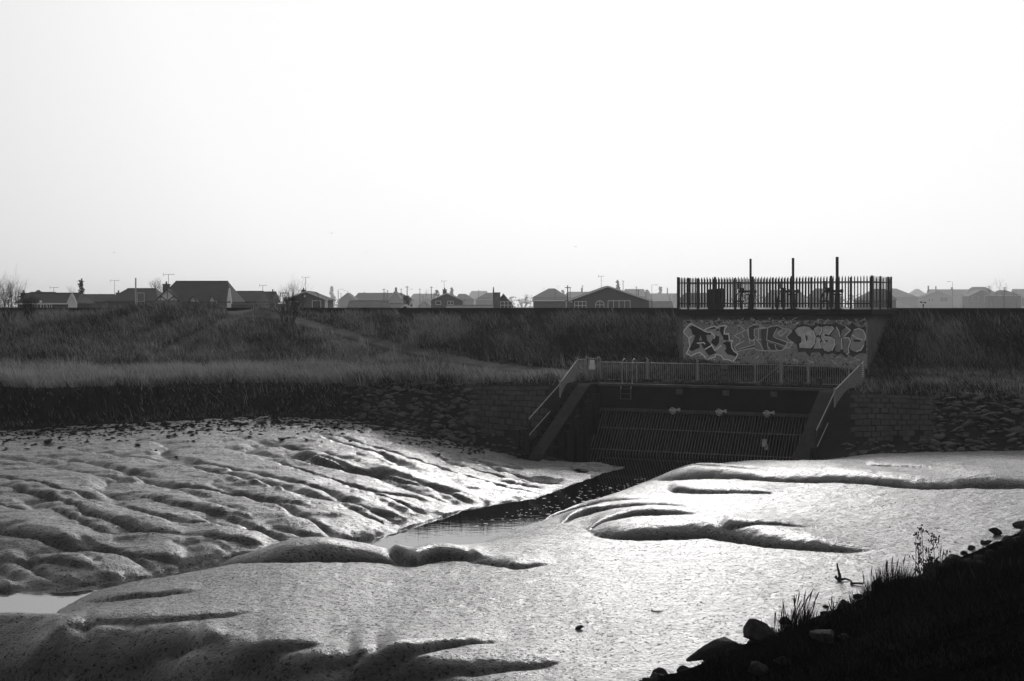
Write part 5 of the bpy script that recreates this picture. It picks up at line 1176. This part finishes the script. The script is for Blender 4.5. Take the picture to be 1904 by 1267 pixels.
tag(blades('bank_grass', gx[ix], gy[ix], hb[ix], (.036+.02*RNG.uniform(0, 1, len(ix))), np.clip(dry[ix], 0, 1), lean_x[ix], lean_y[ix], GM, ''), 'dead and green grass covering the far embankment and berm', None, None, 'stuff')
# tufts with real height: tussocks on the brink and slope, mixed into one coarse layer of taller stalks
n = 42000; k = RNG.choice(ix, n); cx2 = gx[k]+RNG.normal(0, .12, n); cy2 = gy[k]+RNG.normal(0, .12, n)
tall = vnoise(gx[k]*.45, gy[k]*.45, 211) > .52; k2 = np.where(tall)[0]
tag(blades('tall_dead_stalks', cx2[k2], cy2[k2], RNG.uniform(.45, .95, len(k2))*np.where(band[k][k2], .75, 1.), np.full(len(k2), .026), np.clip(dry[k][k2]*1.1+.22, 0, 1), -.32+RNG.normal(0, .18, len(k2)), RNG.normal(0, .2, len(k2)), GM, '', True), 'taller dead stalks leaning among the bank grass', None, None, 'stuff')
# ---- near bank: rank dark grass
NGM = grass_mat('near_grass_blades', .004, .03, .2)
n = 260000
ns = RNG.uniform(-15, 30, n*2); nd_ = RNG.uniform(.5, 19, n*2)
nx = NB0[0]+NBD[0]*ns+NBN[0]*nd_; ny = NB0[1]+NBD[1]*ns+NBN[1]*nd_
npx = CX+F*nx/np.maximum(ny, 1); okn = (ny > 7) & (npx > 1150) & (npx < 2900)
nn_ = fbm(nx*.8, ny*.8, 3, 301); okn &= (RNG.uniform(0, 1, len(nx)) < np.clip((nn_-.15)*2.6, .6, 1)) & (nd_ > 1.1+1.4*vnoise(nx*.9, ny*.9, 303)-.9*sstep(7, 9, ns))
for bx_, by_, br_ in BOULD: okn &= ((nx-bx_)**2+(ny+.25*br_-by_)**2 > (br_*.95)**2)
jx = np.where(okn)[0][:n]
hn = (.08+.50*np.clip(vnoise(nx[jx]*1.3, ny[jx]*1.3, 311)-.2, 0, 1))*RNG.uniform(.4, 1.3, len(jx))*np.clip(ny[jx]/24, .55, 1)
tag(blades('near_bank_grass', nx[jx], ny[jx], hn, .007+.006*RNG.uniform(0, 1, len(jx)), np.clip(RNG.uniform(-.3, .6, len(jx))+(nn_[jx]-.5), 0, 1), RNG.normal(-.15, .55, len(jx)), RNG.normal(0, .45, len(jx)), NGM, '', True), 'rank dark grass on the near bank', None, None, 'stuff')
def clump(px, py, Yc, wm, n, h0, h1, lab, seed, heads=0, leanx=.1):
    """a clump of upright stems standing on the near bank"""
    rg = np.random.default_rng(seed); x0 = (px-CX)/F*Yc; z0 = gz(x0, Yc)
    t = thing('grass_clump', (x0, Yc, z0), lab, 'grass clump', 'tall grass clumps on the near bank')
    x = rg.normal(0, wm, n); y = rg.normal(0, .35, n); h = rg.uniform(h0, h1, n)*np.exp(-(x/wm/1.6)**2*.5)
    lx_ = leanx+x/wm*.12+rg.normal(0, .12, n)
    z = ground_z(x0+x, Yc+y)-z0-.03
    blades('stems', x, y, h, rg.uniform(.008, .014, n), rg.uniform(0, .35, n), lx_, rg.normal(0, .1, n), NGM, '', True, t, z)
    if heads:
        q = MB()
        for i in rg.choice(n, heads, False):
            tip = Vector((x[i]+lx_[i]*h[i], y[i], z[i]+h[i])); d = Vector((lx_[i]*1.3+.1, 0, 1)).normalized()
            q.tube(tip-d*.12, tip, .004, .013, 5, False); q.tube(tip, tip+d*.12, .013, .002, 5, False)
        q.build('seed_heads', mat('dark_seed_heads', .02, .9), t, fixn=False)
clump(1482, 1225, 25.6, .22, 420, .25, .78, 'tall seeding grass clump above the boulders, bottom right of centre', 1, 46, .12)
clump(1652, 1150, 27.6, .36, 1300, .35, .78, 'dense dark clump of upright grass on the bank left of the tall weeds', 2, 30, .02)
clump(1565, 1190, 26.0, .22, 160, .12, .3, 'short sparse grass clump between the two taller clumps', 3, 8, -.1)
clump(1700, 1125, 28.0, .3, 380, .2, .42, 'grass clump at the foot of the tall dead weeds', 4, 20, .05)
clump(1768, 1100, 28.6, .35, 420, .25, .6, 'shaggy grass clump right of the tall dead weeds', 6, 14, .05)
clump(1840, 1120, 24.5, .7, 700, .2, .42, 'low spreading grass clump toward the right edge of the near bank', 5, 10, -.1)
def weed(px, Yc, h, lab, seed, side=5):
    g = random.Random(seed); x0 = (px-CX)/F*Yc; z0 = gz(x0, Yc)-.03
    t = thing('dead_weed', (x0, Yc, z0), lab, 'weed', 'tall dead weeds on the near bank'); q = MB(); hd = MB()
    p = Vector((0, 0, 0)); d = Vector((g.uniform(-.06, .06), 0, 1)); pts = [p]
    for i in range(8): d = (d+Vector((g.uniform(-.05, .05), g.uniform(-.03, .03), .2))).normalized(); pts.append(pts[-1]+d*h/8)
    for i in range(8): q.tube(pts[i], pts[i+1], .014*(1-i/11), .014*(1-(i+1)/11), 5, False)
    for k in range(side):
        f = g.uniform(.45, .97); a = pts[0].lerp(pts[-1], f); s_ = g.choice((-1, 1)); L = h*g.uniform(.05, .14)*(1.2-f*.4)
        b = a+Vector((s_*L*.55, g.uniform(-.3, .3)*L, L)); q.tube(a, b, .004, .003, 4, False)
        for j in range(g.randint(2, 4)):
            c = b+Vector((g.gauss(0, .03), g.gauss(0, .03), g.gauss(0, .02))); q.tube(b, c, .003, .002, 3, False); hd.tube(c, c+Vector((g.gauss(0, .01), 0, .035)), .009, .012, 5)
    for j in range(5): c = pts[-1]+Vector((g.gauss(0, .03), 0, g.gauss(0, .03))); hd.tube(c, c+Vector((0, 0, .035)), .012, .016, 5)
    WM = mat('dead_weed_stem', .02, .9); q.build('stem', WM, t, fixn=False); hd.build('seed_heads', WM, t, fixn=False)
weed(1718, 27.5, 1.32, 'tallest dead weed, standing over the mud at the right', 1, 12)
weed(1700, 27.3, 1.15, 'thin straight dead weed left of the tallest one', 2, 4)
weed(1729, 27.8, .85, 'branching dead weed just right of the tallest one', 3, 14)
weed(1712, 27.9, .9, 'short dead weed between the tallest one and its branching neighbour', 7, 8)
weed(1735, 27.2, .62, 'lowest dead weed at the foot of the others', 8, 9)
weed(1760, 28.6, .6, 'short dead weed right of the tall group', 9, 6)
weed(1741, 28.0, 1.10, 'rightmost of the four tall dead weeds, with clustered heads', 4, 14)
# ------------------------------------------------------------------ hazy air
hm = bpy.data.materials.new('haze'); hm.use_nodes = True; nt = hm.node_tree; nt.nodes.remove(nt.nodes['Principled BSDF'])
pv = nt.nodes.new('ShaderNodeVolumePrincipled'); pv.inputs['Color'].default_value = g3(.96); pv.inputs['Density'].default_value = HAZE_D; pv.inputs['Anisotropy'].default_value = .62
nt.links.new(pv.outputs[0], nt.nodes['Material Output'].inputs['Volume'])
q = MB(); q.box(-2500, 2500, -30, 2900, -10, 40); tag(q.build('haze', hm), 'thin pale haze over the whole place', None, None, 'stuff')
